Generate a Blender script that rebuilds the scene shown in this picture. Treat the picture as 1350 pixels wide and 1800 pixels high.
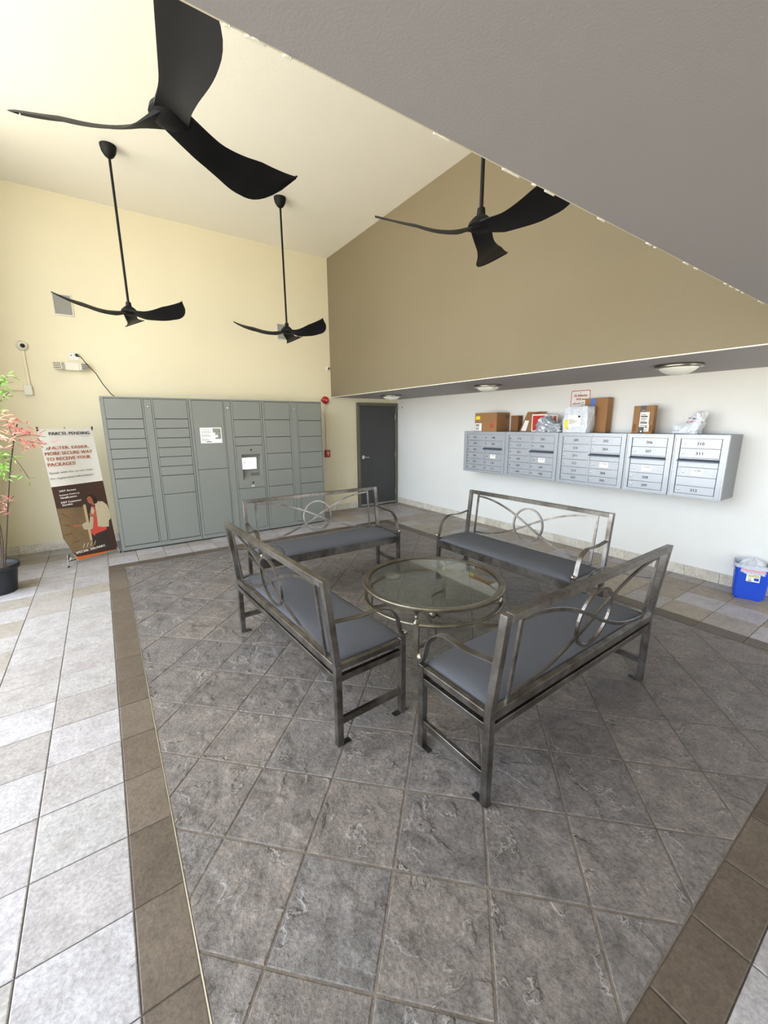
import bpy, bmesh, math, random
from mathutils import Vector, Matrix
SC = bpy.context.scene
COL = SC.collection
for o in list(bpy.data.objects): bpy.data.objects.remove(o)

# ---------------------------------------------------------------- camera
YAW, PIT, ROL, FPX, CH = 0.602003, 0.214497, -0.00777, 712.117, 1.65
cf = Vector((math.sin(YAW)*math.cos(PIT), math.cos(YAW)*math.cos(PIT), -math.sin(PIT)))
cr0 = Vector((math.cos(YAW), -math.sin(YAW), 0)); cu0 = cr0.cross(cf)
cr = cr0*math.cos(ROL) + cu0*math.sin(ROL); cu = -cr0*math.sin(ROL) + cu0*math.cos(ROL)
cam = bpy.data.cameras.new('camera'); camo = bpy.data.objects.new('camera', cam); COL.objects.link(camo)
cam.sensor_fit = 'HORIZONTAL'; cam.sensor_width = 36; cam.lens = 36*FPX/1350; cam.clip_start = .05; cam.clip_end = 300
m = Matrix.Identity(4)
for i in range(3): m[i][0] = cr[i]; m[i][1] = cu[i]; m[i][2] = -cf[i]
m[2][3] = CH; camo.matrix_world = m
SC.camera = camo

# ---------------------------------------------------------------- light
W = bpy.data.worlds.new('world'); SC.world = W; W.use_nodes = True
bg = W.node_tree.nodes['Background']; bg.inputs[0].default_value = (.80, .90, 1.0, 1); bg.inputs[1].default_value = 5.0
sl = bpy.data.lights.new('sun', 'SUN'); sl.energy = 33.0; sl.angle = math.radians(1); sl.color = (1, .95, .86)
so = bpy.data.objects.new('sun', sl); COL.objects.link(so); so.rotation_euler = (math.radians(0), math.radians(37), math.radians(15))
SC.view_settings.view_transform = 'Standard'; SC.view_settings.look = 'None'
SC.view_settings.gamma = 1; SC.view_settings.use_curve_mapping = False; SC.view_settings.exposure = 0.44

# room constants (metres)
D, WT, WR, S, CE, E = 6.927, 3.606, 5.10, 2.131, 4.436, .611
LX, YF = -1.20, -2.6
BI, BO, BB, BR, BF = .048, -.112, 5.70, 3.82, .285

# ---------------------------------------------------------------- helpers
def lin(c):
    return tuple(((v/255)/12.92 if v/255 <= .04045 else ((v/255+.055)/1.055)**2.4) for v in c) + (1,)
class MB:
    def __init__(s): s.v = []; s.f = []
    def add(s, vs, fs):
        n = len(s.v); s.v += [tuple(v) for v in vs]; s.f += [tuple(i+n for i in f) for f in fs]; return s
    def box(s, x0, x1, y0, y1, z0, z1):
        return s.add([(x0,y0,z0),(x1,y0,z0),(x1,y1,z0),(x0,y1,z0),(x0,y0,z1),(x1,y0,z1),(x1,y1,z1),(x0,y1,z1)],
              [(0,3,2,1),(4,5,6,7),(0,1,5,4),(1,2,6,5),(2,3,7,6),(3,0,4,7)])
    def prism(s, poly, z0, z1):   # ccw polygon in xy
        n = len(poly)
        return s.add([(x,y,z0) for x,y in poly]+[(x,y,z1) for x,y in poly],
              [tuple(range(n-1,-1,-1)), tuple(range(n,2*n))]+[(i,(i+1)%n,n+(i+1)%n,n+i) for i in range(n)])
    def sweep(s, pts, prof, up=(0,0,1), closed=False):  # prof: 2d points (side, up)
        pts = [Vector(p) for p in pts]; n = len(pts); k = len(prof); up = Vector(up); vs = []
        for i, p in enumerate(pts):
            a = pts[(i-1) % n] if (closed or i) else p; b = pts[(i+1) % n] if (closed or i < n-1) else p
            t = (b-a).normalized(); sd = t.cross(up)
            if sd.length < 1e-4: sd = t.cross(Vector((1,0,0)))
            sd.normalize(); u2 = sd.cross(t).normalized()
            vs += [p+sd*q[0]+u2*q[1] for q in prof]
        fs = []
        for i in range(n if closed else n-1):
            j = (i+1) % n
            fs += [(i*k+q, i*k+(q+1)%k, j*k+(q+1)%k, j*k+q) for q in range(k)]
        if not closed: fs += [tuple(range(k-1,-1,-1)), tuple((n-1)*k+q for q in range(k))]
        return s.add(vs, fs)
    def tube(s, pts, r, n=10, closed=False, up=(0,0,1)):
        return s.sweep(pts, [(r*math.cos(2*math.pi*i/n), r*math.sin(2*math.pi*i/n)) for i in range(n)], up, closed)
    def bar(s, pts, w, h, up=(0,0,1), closed=False):
        return s.sweep(pts, [(-w/2,-h/2),(w/2,-h/2),(w/2,h/2),(-w/2,h/2)], up, closed)
    def lathe(s, prof, c=(0,0,0), n=28, axis='z'):  # prof (r,z) bottom to top
        vs = []; k = len(prof)
        for i in range(n):
            a = 2*math.pi*i/n
            for r, z in prof:
                q = (r*math.cos(a), r*math.sin(a), z)
                if axis == 'x': q = (q[2], q[0], q[1])
                if axis == 'y': q = (q[1], q[2], q[0])
                vs.append((c[0]+q[0], c[1]+q[1], c[2]+q[2]))
        fs = [(i*k+j, ((i+1)%n)*k+j, ((i+1)%n)*k+j+1, i*k+j+1) for i in range(n) for j in range(k-1)]
        return s.add(vs, fs)
    def ball(s, c, r, n=14, sq=(1,1,1)):
        m_ = n//2+1; vs = []
        pr = [(r*math.sin(math.pi*i/m_) if 0 < i < m_ else 1e-5, -r*math.cos(math.pi*i/m_)) for i in range(m_+1)]
        t = MB().lathe(pr, (0,0,0), n)
        return s.add([(c[0]+v[0]*sq[0], c[1]+v[1]*sq[1], c[2]+v[2]*sq[2]) for v in t.v], t.f)
    def build(s, name, mat, parent=None, bevel=0, smooth=False, loc=None, seg=1):
        me = bpy.data.meshes.new(name); bm = bmesh.new()
        vs = [bm.verts.new(v) for v in s.v]
        for f in s.f:
            try: bm.faces.new([vs[i] for i in f])
            except ValueError: pass
        if smooth: bmesh.ops.remove_doubles(bm, verts=bm.verts, dist=2e-5)
        bmesh.ops.recalc_face_normals(bm, faces=bm.faces)
        if bevel:
            ed = [e for e in bm.edges if len(e.link_faces) == 2 and e.calc_face_angle(0) > .6]
            bmesh.ops.bevel(bm, geom=ed, offset=bevel, segments=seg, affect='EDGES', profile=.7, clamp_overlap=True)
        bm.to_mesh(me); bm.free()
        if smooth:
            me.polygons.foreach_set('use_smooth', [True]*len(me.polygons))
            me.set_sharp_from_angle(angle=math.radians(42))
        me.materials.append(mat)
        o = bpy.data.objects.new(name, me); COL.objects.link(o)
        if parent: o.parent = parent
        if loc: o.location = loc
        return o
def tag(o, label=None, cat=None, group=None, kind=None):
    if label: o['label'] = label
    if cat: o['category'] = cat
    if group: o['group'] = group
    if kind: o['kind'] = kind
    return o
def thing(name, label, cat, loc=(0,0,0), rz=0, group=None):
    o = bpy.data.objects.new(name, None); COL.objects.link(o); o.empty_display_size = .1
    o.location = loc; o.rotation_euler = (0,0,rz); return tag(o, label, cat, group)
def copy_tree(o, parent=None):
    c = o.copy(); COL.objects.link(c); c.parent = parent
    for ch in list(o.children): copy_tree(ch, c)
    return c
_tc = {}
def text2d(body, res=2):
    if body not in _tc:
        cu_ = bpy.data.curves.new('t', 'FONT'); cu_.body = body; cu_.resolution_u = res
        ob = bpy.data.objects.new('t', cu_); me = bpy.data.meshes.new_from_object(ob)
        _tc[body] = ([(v.co.x, v.co.y) for v in me.vertices], [tuple(p.vertices) for p in me.polygons])
        bpy.data.objects.remove(ob); bpy.data.curves.remove(cu_); bpy.data.meshes.remove(me)
    return _tc[body]
def text(mb, body, o, r, u, width=None, height=None, off=0, bold=0):
    """flat lettering: o lower left corner, r/u unit vectors"""
    vs, fs = text2d(body); o = Vector(o); r = Vector(r); u = Vector(u)
    x0 = min(v[0] for v in vs); x1 = max(v[0] for v in vs); y0 = min(v[1] for v in vs); y1 = max(v[1] for v in vs)
    sx = (width/(x1-x0)) if width else height/(y1-y0); sy = (height/(y1-y0)) if height else sx
    for b in ([0] if not bold else [-bold, bold]):
        mb.add([o+r*((v[0]-x0)*sx+b)+u*((v[1]-y0)*sy) for v in vs], fs)
    return mb
def rect(mb, o, r, u, x0, x1, y0, y1):
    o = Vector(o); r = Vector(r); u = Vector(u)
    return mb.add([o+r*x0+u*y0, o+r*x1+u*y0, o+r*x1+u*y1, o+r*x0+u*y1], [(0,1,2,3)])
def arc(c, r, a0, a1, n, f):
    return [f(c[0]+r*math.cos(a0+(a1-a0)*i/n), c[1]+r*math.sin(a0+(a1-a0)*i/n)) for i in range(n+1)]

# ---------------------------------------------------------------- materials
def mat(name, col, rough=.6, metal=0, bump=None, var=None, spec=.5, **kw):
    """var=(scale, amount, col2) colour variation noise; bump=(scale, strength)"""
    m_ = bpy.data.materials.new(name); m_.use_nodes = True; nt = m_.node_tree; N = nt.nodes; L = nt.links
    b = N['Principled BSDF']; c = lin(col)
    b.inputs['Base Color'].default_value = c; b.inputs['Roughness'].default_value = rough
    b.inputs['Metallic'].default_value = metal; b.inputs['Specular IOR Level'].default_value = spec
    for k, v in kw.items(): b.inputs[k.replace('_', ' ')].default_value = v
    g = N.new('ShaderNodeNewGeometry')
    if var or bump:
        tcn = N.new('ShaderNodeTexCoord')
    if var:
        t = N.new('ShaderNodeTexNoise'); t.inputs['Scale'].default_value = var[0]; t.inputs['Detail'].default_value = 6; t.inputs['Roughness'].default_value = .65
        L.new(tcn.outputs['Object'], t.inputs['Vector'])
        rp = N.new('ShaderNodeValToRGB'); rp.color_ramp.elements[0].position = .5-var[1]; rp.color_ramp.elements[1].position = .5+var[1]
        rp.color_ramp.elements[0].color = c; rp.color_ramp.elements[1].color = lin(var[2])
        L.new(t.outputs['Fac'], rp.inputs['Fac']); L.new(rp.outputs['Color'], b.inputs['Base Color'])
    if bump:
        t2 = N.new('ShaderNodeTexNoise'); t2.inputs['Scale'].default_value = bump[0]; t2.inputs['Detail'].default_value = 4
        L.new(tcn.outputs['Object'], t2.inputs['Vector'])
        bp = N.new('ShaderNodeBump'); bp.inputs['Strength'].default_value = bump[1]; bp.inputs['Distance'].default_value = .01
        L.new(t2.outputs['Fac'], bp.inputs['Height']); L.new(bp.outputs['Normal'], b.inputs['Normal'])
    return m_
def tile_mat(name, cols, crack, rough, bscale, bstr, ridge_w=.008, ridge_on=.5):
    """stone tile: per-tile tone from attribute tv, mottling, meandering ridges with raised relief"""
    m_ = bpy.data.materials.new(name); m_.use_nodes = True; nt = m_.node_tree; N = nt.nodes; L = nt.links
    b = N['Principled BSDF']
    at = N.new('ShaderNodeAttribute'); at.attribute_name = 'tv'
    g = N.new('ShaderNodeNewGeometry')
    cx = N.new('ShaderNodeCombineXYZ'); mu = []
    for k, i in ((37.3, 0), (91.7, 1), (13.1, 2)):
        q = N.new('ShaderNodeMath'); q.operation = 'MULTIPLY'; q.inputs[1].default_value = k; L.new(at.outputs['Fac'], q.inputs[0]); L.new(q.outputs[0], cx.inputs[i])
    ad = N.new('ShaderNodeVectorMath'); ad.operation = 'ADD'; L.new(g.outputs['Position'], ad.inputs[0]); L.new(cx.outputs[0], ad.inputs[1])
    def noise(sc, det, ro=.6, dist=0):
        t = N.new('ShaderNodeTexNoise'); t.inputs['Scale'].default_value = sc; t.inputs['Detail'].default_value = det
        t.inputs['Roughness'].default_value = ro; t.inputs['Distortion'].default_value = dist; L.new(ad.outputs[0], t.inputs['Vector']); return t.outputs['Fac']
    def math_(op, a, b_=None, c_=None, clamp=False):
        q = N.new('ShaderNodeMath'); q.operation = op; q.use_clamp = clamp
        for i, x in enumerate((a, b_, c_)):
            if x is None: continue
            if isinstance(x, (int, float)): q.inputs[i].default_value = x
            else: L.new(x, q.inputs[i])
        return q.outputs[0]
    def ramp(fac, stops):
        r = N.new('ShaderNodeValToRGB'); e = r.color_ramp.elements
        while len(e) < len(stops): e.new(.5)
        for k, (p, c) in enumerate(stops): e[k].position = p; e[k].color = c
        L.new(fac, r.inputs['Fac']); return r.outputs['Color']
    def mix(f, a, c, typ='MIX'):
        q = N.new('ShaderNodeMix'); q.data_type = 'RGBA'; q.blend_type = typ
        for i, x in ((0, f), (6, a), (7, c)):
            if isinstance(x, (int, float, tuple)): q.inputs[i].default_value = x
            else: L.new(x, q.inputs[i])
        return q.outputs[2]
    tone = ramp(at.outputs['Fac'], [(i/(len(cols)-1), lin(c)) for i, c in enumerate(cols)])
    n1 = noise(9, 8, .7, .3); n2 = noise(70, 5, .7)
    mott = ramp(n1, [(.28, (.52,.51,.50,1)), (.5, (1,1,1,1)), (.7, (1.42,1.38,1.34,1))]) if name == 'slate_tile' else ramp(n1, [(.3, (.78,.76,.73,1)), (.5, (1,1,1,1)), (.7, (1.16,1.16,1.15,1))])
    gk = .62 if name == 'slate_tile' else .74
    grain = ramp(n2, [(.32, (gk,gk,gk,1)), (.5, (1,1,1,1)), (.68, (2-gk-.03,2-gk-.03,2-gk-.03,1))])
    c1 = mix(1.0, tone, mott, 'MULTIPLY'); c2 = mix(1.0, c1, grain, 'MULTIPLY')
    n3 = noise(3.6, 5, .52, .3)
    d = math_('ABSOLUTE', math_('SUBTRACT', n3, .5))
    line = math_('SUBTRACT', 1.0, math_('DIVIDE', d, ridge_w, clamp=True), clamp=True)
    gate = math_('MULTIPLY', math_('SUBTRACT', noise(5.5, 2), ridge_on), 9.0, clamp=True)
    line = math_('MULTIPLY', line, gate)
    sd = math_('SUBTRACT', n3, .5)
    dk = math_('MULTIPLY', math_('SUBTRACT', 1.0, math_('DIVIDE', math_('ABSOLUTE', math_('SUBTRACT', sd, ridge_w*1.5)), ridge_w*.9, clamp=True), clamp=True), gate)
    c2 = mix(math_('MULTIPLY', dk, .6), c2, (.02,.018,.017,1))
    c3 = mix(math_('MULTIPLY', line, .5), c2, lin(crack))
    L.new(c3, b.inputs['Base Color'])
    step = math_('MULTIPLY', math_('SUBTRACT', n3, .5), 34.0); step = math_('ADD', step, .5, clamp=True)
    h = math_('ADD', math_('MULTIPLY', math_('MULTIPLY', step, gate), .55), math_('ADD', math_('MULTIPLY', noise(14, 6, .65), .9), math_('MULTIPLY', n2, .28)))
    bp = N.new('ShaderNodeBump'); bp.inputs['Strength'].default_value = bstr; bp.inputs['Distance'].default_value = bscale
    L.new(h, bp.inputs['Height']); L.new(bp.outputs['Normal'], b.inputs['Normal'])
    L.new(math_('ADD', rough-.12, math_('MULTIPLY', n1, .24)), b.inputs['Roughness'])
    b.inputs['Specular IOR Level'].default_value = .35
    return m_
M = {}
M['cream'] = mat('cream_paint', (224,215,188), .75, bump=(160,.12), var=(1.3,.35,(218,209,181)))
M['ceil'] = mat('ceiling_paint', (246,243,234), .8, bump=(120,.12), var=(1.1,.35,(241,238,228)))
M['taupe'] = mat('taupe_paint', (124,113,90), .7, bump=(140,.12), var=(1.2,.35,(119,108,85)))
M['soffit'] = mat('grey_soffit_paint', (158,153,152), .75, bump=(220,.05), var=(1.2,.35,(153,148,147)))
M['bead'] = mat('bead_paint', (236,232,218), .6)
M['grout'] = mat('grout', (96,86,76), .9, bump=(90,.5), var=(14,.3,(72,64,56)))
M['grout_light'] = mat('grout_light', (150,144,134), .9, bump=(90,.5), var=(14,.3,(118,112,104)))
M['slate'] = tile_mat('slate_tile', [(106,99,95),(115,107,102),(108,103,101),(113,105,100),(103,97,95),(111,104,100)], (176,168,162), .46, .012, 1.0, .0045, .42)
M['stone'] = tile_mat('light_stone_tile', [(158,152,152),(148,141,139),(168,163,166),(152,147,144),(164,160,163),(142,132,120),(158,145,128)], (150,142,130), .5, .006, .6, .004, .6)
M['brown'] = tile_mat('brown_stone_tile', [(87,76,65),(95,83,72),(82,71,60),(101,89,78)], (160,142,120), .5, .006, .6, .005, .62)
M['base'] = tile_mat('baseboard_tile', [(204,198,188),(212,206,196),(196,189,178)], (176,168,156), .55, .002, .4, .004, .62)
M['locker'] = mat('locker_grey_metal', (120,122,117), .42, .0, spec=.5)
M['dark'] = mat('dark_gap', (40,42,43), .6)
M['black'] = mat('matte_black', (20,20,21), .5)
M['white'] = mat('white_plastic', (214,210,196), .45)
M['mail'] = mat('anodised_mail_metal', (180,184,192), .36, .35, var=(30,.3,(172,177,186)))
M['mail_side'] = mat('mail_side_metal', (138,142,145), .45, .4, var=(60,.3,(128,132,136)))
M['maildark'] = mat('mail_slot_metal', (96,106,118), .4, .6)
M['chrome'] = mat('chrome', (214,214,212), .22, 1)
M['nickel'] = mat('brushed_nickel', (150,145,138), .3, 1)
M['bronze'] = mat('worn_bench_metal', (84,78,72), .33, .9, bump=(40,.12), var=(7,.14,(132,128,125)))
M['tmetal'] = mat('table_pewter_metal', (156,150,136), .34, .95, bump=(60,.1), var=(9,.2,(118,110,98)))
M['fabric'] = mat('blue_grey_fabric', (92,93,99), .9, bump=(700,.5), var=(260,.3,(78,79,85)), spec=.2)
M['door'] = mat('charcoal_door_paint', (60,61,61), .45, var=(2,.3,(54,55,55)))
M['dframe'] = mat('door_frame_paint', (96,94,80), .5)
M['fan'] = mat('black_fan', (13,12,14), .6, spec=.25)
M['red'] = mat('red_enamel', (168,30,26), .35)
M['blue'] = mat('blue_plastic', (24,72,196), .4)
M['card'] = mat('cardboard', (160,118,76), .8, bump=(200,.1), var=(20,.3,(150,108,68)))
M['card2'] = mat('dark_cardboard', (124,86,54), .8, bump=(200,.1))
M['tape'] = mat('black_tape', (44,42,46), .35)
M['btape'] = mat('blue_tape', (70,110,200), .4)
M['paper'] = mat('white_paper', (238,236,232), .6)
M['yellow'] = mat('yellow_label', (240,222,30), .5)
M['ink'] = mat('black_ink', (38,36,40), .6)
M['inkgrey'] = mat('grey_ink', (120,120,124), .6)
M['redink'] = mat('red_ink', (190,40,36), .6)
M['poly'] = mat('white_poly_mailer', (214,218,226), .3, bump=(22,.7))
M['silver'] = mat('silver_poly_mailer', (176,182,190), .25, .35, bump=(30,.9))
M['bag'] = mat('clear_plastic_bag', (214,222,234), .25, 0, bump=(18,.6), Alpha=.82)
M['pink'] = mat('pink_drawstring', (222,160,170), .5)
M['pot'] = mat('black_plastic_pot', (30,32,38), .45)
M['soil'] = mat('potting_soil', (58,44,34), .95, bump=(60,1))
M['stem'] = mat('brown_stem', (70,56,46), .8)
M['leaf_g'] = mat('green_leaf', (150,196,96), .55, var=(12,.3,(120,170,76)))
M['leaf_p'] = mat('pink_leaf', (214,110,112), .55, var=(12,.3,(226,140,128)))
M['leaf_c'] = mat('cream_pink_leaf', (232,186,158), .55, var=(12,.3,(222,160,140)))
M['grille'] = mat('grey_speaker_grille', (150,148,142), .7, bump=(500,.5))
M['ban'] = mat('banner_vinyl_white', (226,222,214), .38)
M['banb'] = mat('banner_brown_print', (74,48,34), .4, var=(3,.3,(60,38,28)))
M['bant'] = mat('banner_tan_print', (136,112,78), .4, var=(5,.3,(110,88,60)))
M['banl'] = mat('banner_pale_print', (196,176,138), .4)
M['bano'] = mat('banner_orange_print', (206,106,44), .4)
M['banr'] = mat('banner_rust_ink', (170,84,50), .45)
M['jack'] = mat('jacket_print', (206,194,164), .45, var=(20,.3,(180,168,138)))
M['coral'] = mat('coral_print', (208,76,66), .45)
M['skin'] = mat('skin_print', (168,104,74), .45)
M['hair'] = mat('hair_print', (46,26,20), .45)
M['pants'] = mat('dark_trouser_print', (56,44,38), .45)
M['photo'] = mat('landscape_print', (84,94,84), .5, var=(40,.2,(160,160,150)))
M['dome'] = mat('frosted_glass_dome', (232,232,226), .3)
M['lens'] = mat('black_lens', (8,8,10), .1)
M['conc'] = mat('sunny_concrete', (196,188,172), .9, var=(.6,.3,(186,178,162)))
M['screen'] = mat('lit_screen', (240,240,244), .3, Emission_Color=(1,1,1,1), Emission_Strength=.55)
M['green'] = mat('lime_print', (176,196,70), .5)
gl = bpy.data.materials.new('table_glass'); gl.use_nodes = True
b = gl.node_tree.nodes['Principled BSDF']; b.inputs['Base Color'].default_value = (.86,.94,.86,1); b.inputs['Roughness'].default_value = .02
b.inputs['Transmission Weight'].default_value = 1; b.inputs['IOR'].default_value = 1.48; M['glass'] = gl

# ---------------------------------------------------------------- setting
def struct(o): o['kind'] = 'structure'; return o
# exterior ground beyond the open left side and the added front opening
struct(MB().box(-60, -2.30, -50, 60, -.3, -.02).box(-2.30, 40, -50, YF-.16, -.3, -.02).build('pavement', M['conc']))
# floor: bed of grout, tiles as parts
floor = bpy.data.objects.new('floor', None); COL.objects.link(floor); struct(floor)
MB().box(-2.3, WR+.1, YF-.1, D+.1, -.12, -.004).build('grout_bed', M['grout'], floor)
MB().box(BI, BR, BF, 5.545, -.0041, -.0030).build('slate_grout_bed', mat('slate_grout', (124,112,100), .9, bump=(90,.5), var=(9,.25,(88,78,70))), floor)
random.seed(4)
XL = [BO+.3145*k for k in range(-7, 18)]
YL = [-2.65,-2.34,-2.03,-1.72,-1.42,-1.11,-.80,-.49,-.18,.125,.45,.765,1.081,1.396,1.713,2.03,2.343,2.66,2.955,3.252,3.567,3.868,4.17,4.48,4.80,5.10,5.40,5.70,6.01,6.32,6.62,D+.02]
BRO = BR+.157
def clip(poly, x0, x1, y0, y1):
    for ax, lim, sgn in ((0,x0,1),(0,x1,-1),(1,y0,1),(1,y1,-1)):
        out = []
        for i in range(len(poly)):
            a = poly[i]; c = poly[(i+1) % len(poly)]; da = (a[ax]-lim)*sgn; dc = (c[ax]-lim)*sgn
            if da >= 0: out.append(a)
            if (da > 0 > dc) or (da < 0 < dc):
                t = da/(da-dc); out.append((a[0]+(c[0]-a[0])*t, a[1]+(c[1]-a[1])*t))
        poly = out
        if len(poly) < 3: return []
    q = []
    for p in poly:
        if not q or math.dist(p, q[-1]) > 1e-4: q.append(p)
    if len(q) > 1 and math.dist(q[0], q[-1]) < 1e-4: q.pop()
    return q
def inset(poly, d):
    n = len(poly); out = []
    for i in range(n):
        a, p, c = Vector(poly[i-1]), Vector(poly[i]), Vector(poly[(i+1) % n])
        e1 = (p-a).normalized(); e2 = (c-p).normalized(); n1 = Vector((-e1.y, e1.x)); n2 = Vector((-e2.y, e2.x))
        k = (n1+n2); dd = 1+n1.dot(n2)
        out.append(tuple(p+k*(d/max(dd, .35))))
    return out
def area(p): return .5*sum(p[i-1][0]*p[i][1]-p[i][0]*p[i-1][1] for i in range(len(p)))
tiles = []
def grid_tile(x0, x1, y0, y1, kind, g=.0022):
    tiles.append((inset([(x0,y0),(x1,y0),(x1,y1),(x0,y1)], g), kind))
for i in range(len(XL)-1):
    for j in range(len(YL)-1):
        x0, x1, y0, y1 = XL[i], min(XL[i+1], WR), YL[j], YL[j+1]
        if x0 >= WR-.01: continue
        if x0 < -1.2 and False: continue
        kind = 'stone'
        inside = (x0 > BO-.01 and x1 < BRO+.02 and y0 > .12 and y1 < 5.71)
        if not inside: grid_tile(x0, x1, y0, y1, kind); continue
        L_, R_, F_, B_ = abs(x0-BO) < .01, abs(x1-BRO) < .02, abs(y0-.125) < .01, abs(y1-5.70) < .01
        if F_: grid_tile(x0, x1, .125, BF, 'brown')
        if B_: grid_tile(x0, x1, 5.545, 5.70, 'brown')
        yy0, yy1 = (BF if F_ else y0), (5.545 if B_ else y1)
        if L_: grid_tile(BO, BI, yy0, yy1, 'brown')
        if R_: grid_tile(BR, x1, yy0, yy1, 'brown')
P_ = .3495
for i in range(-6, 30):
    for j in range(-16, 22):
        u0, v0 = .846+P_*i, .196+P_*j; s2 = 2**.5
        q = [((u-v)/s2, (u+v)/s2) for u, v in ((u0,v0),(u0+P_,v0),(u0+P_,v0+P_),(u0,v0+P_))]
        c = clip(q, BI, BR, BF, 5.545)
        if len(c) < 3 or abs(area(c)) < .0015: continue
        if area(c) < 0: c = c[::-1]
        c = inset(c, .004)
        if abs(area(c)) < .0008: continue
        tiles.append((c, 'slate'))
def proj(p):
    d = Vector(p)-Vector((0,0,CH)); w = d.dot(cf)
    if w < .05: return None
    return (675+FPX*d.dot(cr)/w, 900-FPX*d.dot(cu)/w)
def seen(poly):
    pp = [proj((x,y,0)) for x, y in poly]
    if any(q is None for q in pp): return 0
    if all(q[0] < 0 or q[0] > 1350 or q[1] > 1800 for q in pp): return 0
    cl = clip(pp if area(pp) > 0 else pp[::-1], 0, 1350, 0, 1800)
    return abs(area(cl)) if len(cl) > 2 else 0
scored = sorted(tiles, key=lambda t: -seen(t[0]))
def tile_mesh(mb, poly, dz, n_f):
    n = len(poly); inn = inset(poly, .0035)
    base = len(mb.v)
    mb.add([(x,y,-.006) for x,y in poly]+[(x,y,dz-.0022) for x,y in poly]+[(x,y,dz) for x,y in inn],
       [(i,(i+1)%n,n+(i+1)%n,n+i) for i in range(n)]+[(n+i,n+(i+1)%n,2*n+(i+1)%n,2*n+i) for i in range(n)]+[tuple(range(2*n,3*n))])
    return 2*n+1
def set_tv(me, vals):
    a = me.attributes.new('tv', 'FLOAT', 'FACE'); a.data.foreach_set('value', vals)
def raw(name, mb, mt, parent):
    me = bpy.data.meshes.new(name); me.from_pydata(mb.v, [], mb.f); me.materials.append(mt)
    o = bpy.data.objects.new(name, me); COL.objects.link(o); o.parent = parent; return o
def tvof(poly, kind):
    if kind != 'stone': return random.random()
    cx = sum(p[0] for p in poly)/len(poly)
    return .6+.4*random.random() if cx > 3.2 else .84*random.random()
names = {'stone': 'light_stone_tile', 'brown': 'brown_border_tile', 'slate': 'slate_tile'}
for poly, kind in scored[:300]:
    mb = MB(); k = tile_mesh(mb, poly, random.uniform(-.0008,.0008), 0); o = raw(names[kind], mb, M[kind], floor); set_tv(o.data, [tvof(poly, kind)]*k)
for kind in names:
    mb = MB(); vals = []
    for poly, kd in scored[300:]:
        if kd == kind: k = tile_mesh(mb, poly, random.uniform(-.0008,.0008), 0); vals += [tvof(poly, kind)]*k
    if vals: o = raw('distant_'+names[kind]+'s', mb, M[kind], floor); set_tv(o.data, vals); o['kind'] = 'stuff'
# thin metal edge between left border and slate
MB().box(BI-.0022, BI+.0022, BF, 5.54, -.004, .0016).build('metal_edge_strip', M['chrome'], floor)

struct(MB().box(-4, WR+.12, D, D+.15, 0, CE+.1).build('wall_back', M['cream']))
M['whitewall'] = mat('white_wall_paint', (234,234,233), .7, bump=(160,.12), var=(1.3,.35,(225,225,223)))
struct(MB().box(WR, WR+.15, YF, D, 0, S+.1).build('wall_right', M['whitewall']))
struct(MB().box(LX-.2, LX, 5.75, D, 0, CE).build('wall_left', M['cream']))
struct(MB().box(LX-.2, 3.3, YF-.15, YF, 0, S+.1).box(3.3, WR+.15, YF-.15, YF, 2.06, S+.1).box(5.0, WR+.15, YF-.15, YF, 0, 2.06).build('wall_front', M['cream']))  # unseen wall, cream for bounce; opening at its right added for more light
struct(MB().box(LX-.5, WT+.02, E-.02, D+.1, CE, CE+.2).build('ceiling', M['ceil']))
# soffits (lower ceiling): right bay and bay over the camera, closed up to the high ceiling
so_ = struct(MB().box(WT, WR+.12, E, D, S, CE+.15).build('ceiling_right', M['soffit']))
MB().box(WT-.006, WT, E, D, S-.0005, CE).build('taupe_face', M['taupe'], so_)['label'] = 'taupe painted upper face'
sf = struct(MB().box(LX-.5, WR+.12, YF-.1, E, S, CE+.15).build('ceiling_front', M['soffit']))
MB().box(LX-.5, WR, E, E+.004, S+.001, CE).build('upper_face', M['cream'], sf)
# corner bead with chipped paint
struct(MB().box(WT-.010, WT+.002, E+.01, D, S-.004, S+.003).build('trim_1', M['bead']))
random.seed(11); mb = MB()
x = -.3
while x < 3.6:
    w = random.uniform(.006, .05); t = random.uniform(.001, .0045)
    n = 7; top = [(x+w*i/n, E+.004-(0 if i in (0,n) else t*random.uniform(.3,1))) for i in range(n+1)]
    mb.prism([(x+w, E+.006), (x, E+.006)]+top, S-.0012, S+.002)
    x += w+random.choice([random.uniform(.01,.05), random.uniform(.1,.3)])
tr = struct(mb.build('trim_2', M['bead']))
# baseboards, tile by tile
def baseboard(name, p0, direction, inward, n0, length, h=.115):
    par = bpy.data.objects.new(name, None); COL.objects.link(par); struct(par)
    x = 0; dv = Vector(direction); iv = Vector(inward); p0 = Vector(p0); first = n0
    while x < length-.01:
        w = min(first, length-x); first = .3145
        a = p0+dv*(x+.0015); c = p0+dv*(x+w-.0015)
        vs = [a, c, c+iv*.011, a+iv*.011]
        if (c-a).cross(iv).z < 0: vs = vs[::-1]
        mb = MB(); mb.prism([(v.x, v.y) for v in vs], .001, h)
        o = mb.build('baseboard_tile', M['base'], par, bevel=.0015); set_tv(o.data, [random.random()]*len(o.data.polygons)); x += w
baseboard('baseboard_right', (WR, D, 0), (0,-1,0), (-1,0,0), .29, 7.6)
baseboard('baseboard_back', (LX, D, 0), (1,0,0), (0,-1,0), .14, 1.25)
baseboard('baseboard_back.001', (3.06, D, 0), (1,0,0), (0,-1,0), .25, 1.05)
baseboard('baseboard_left', (LX, 5.75, 0), (0,1,0), (1,0,0), .2, 1.17)

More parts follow.
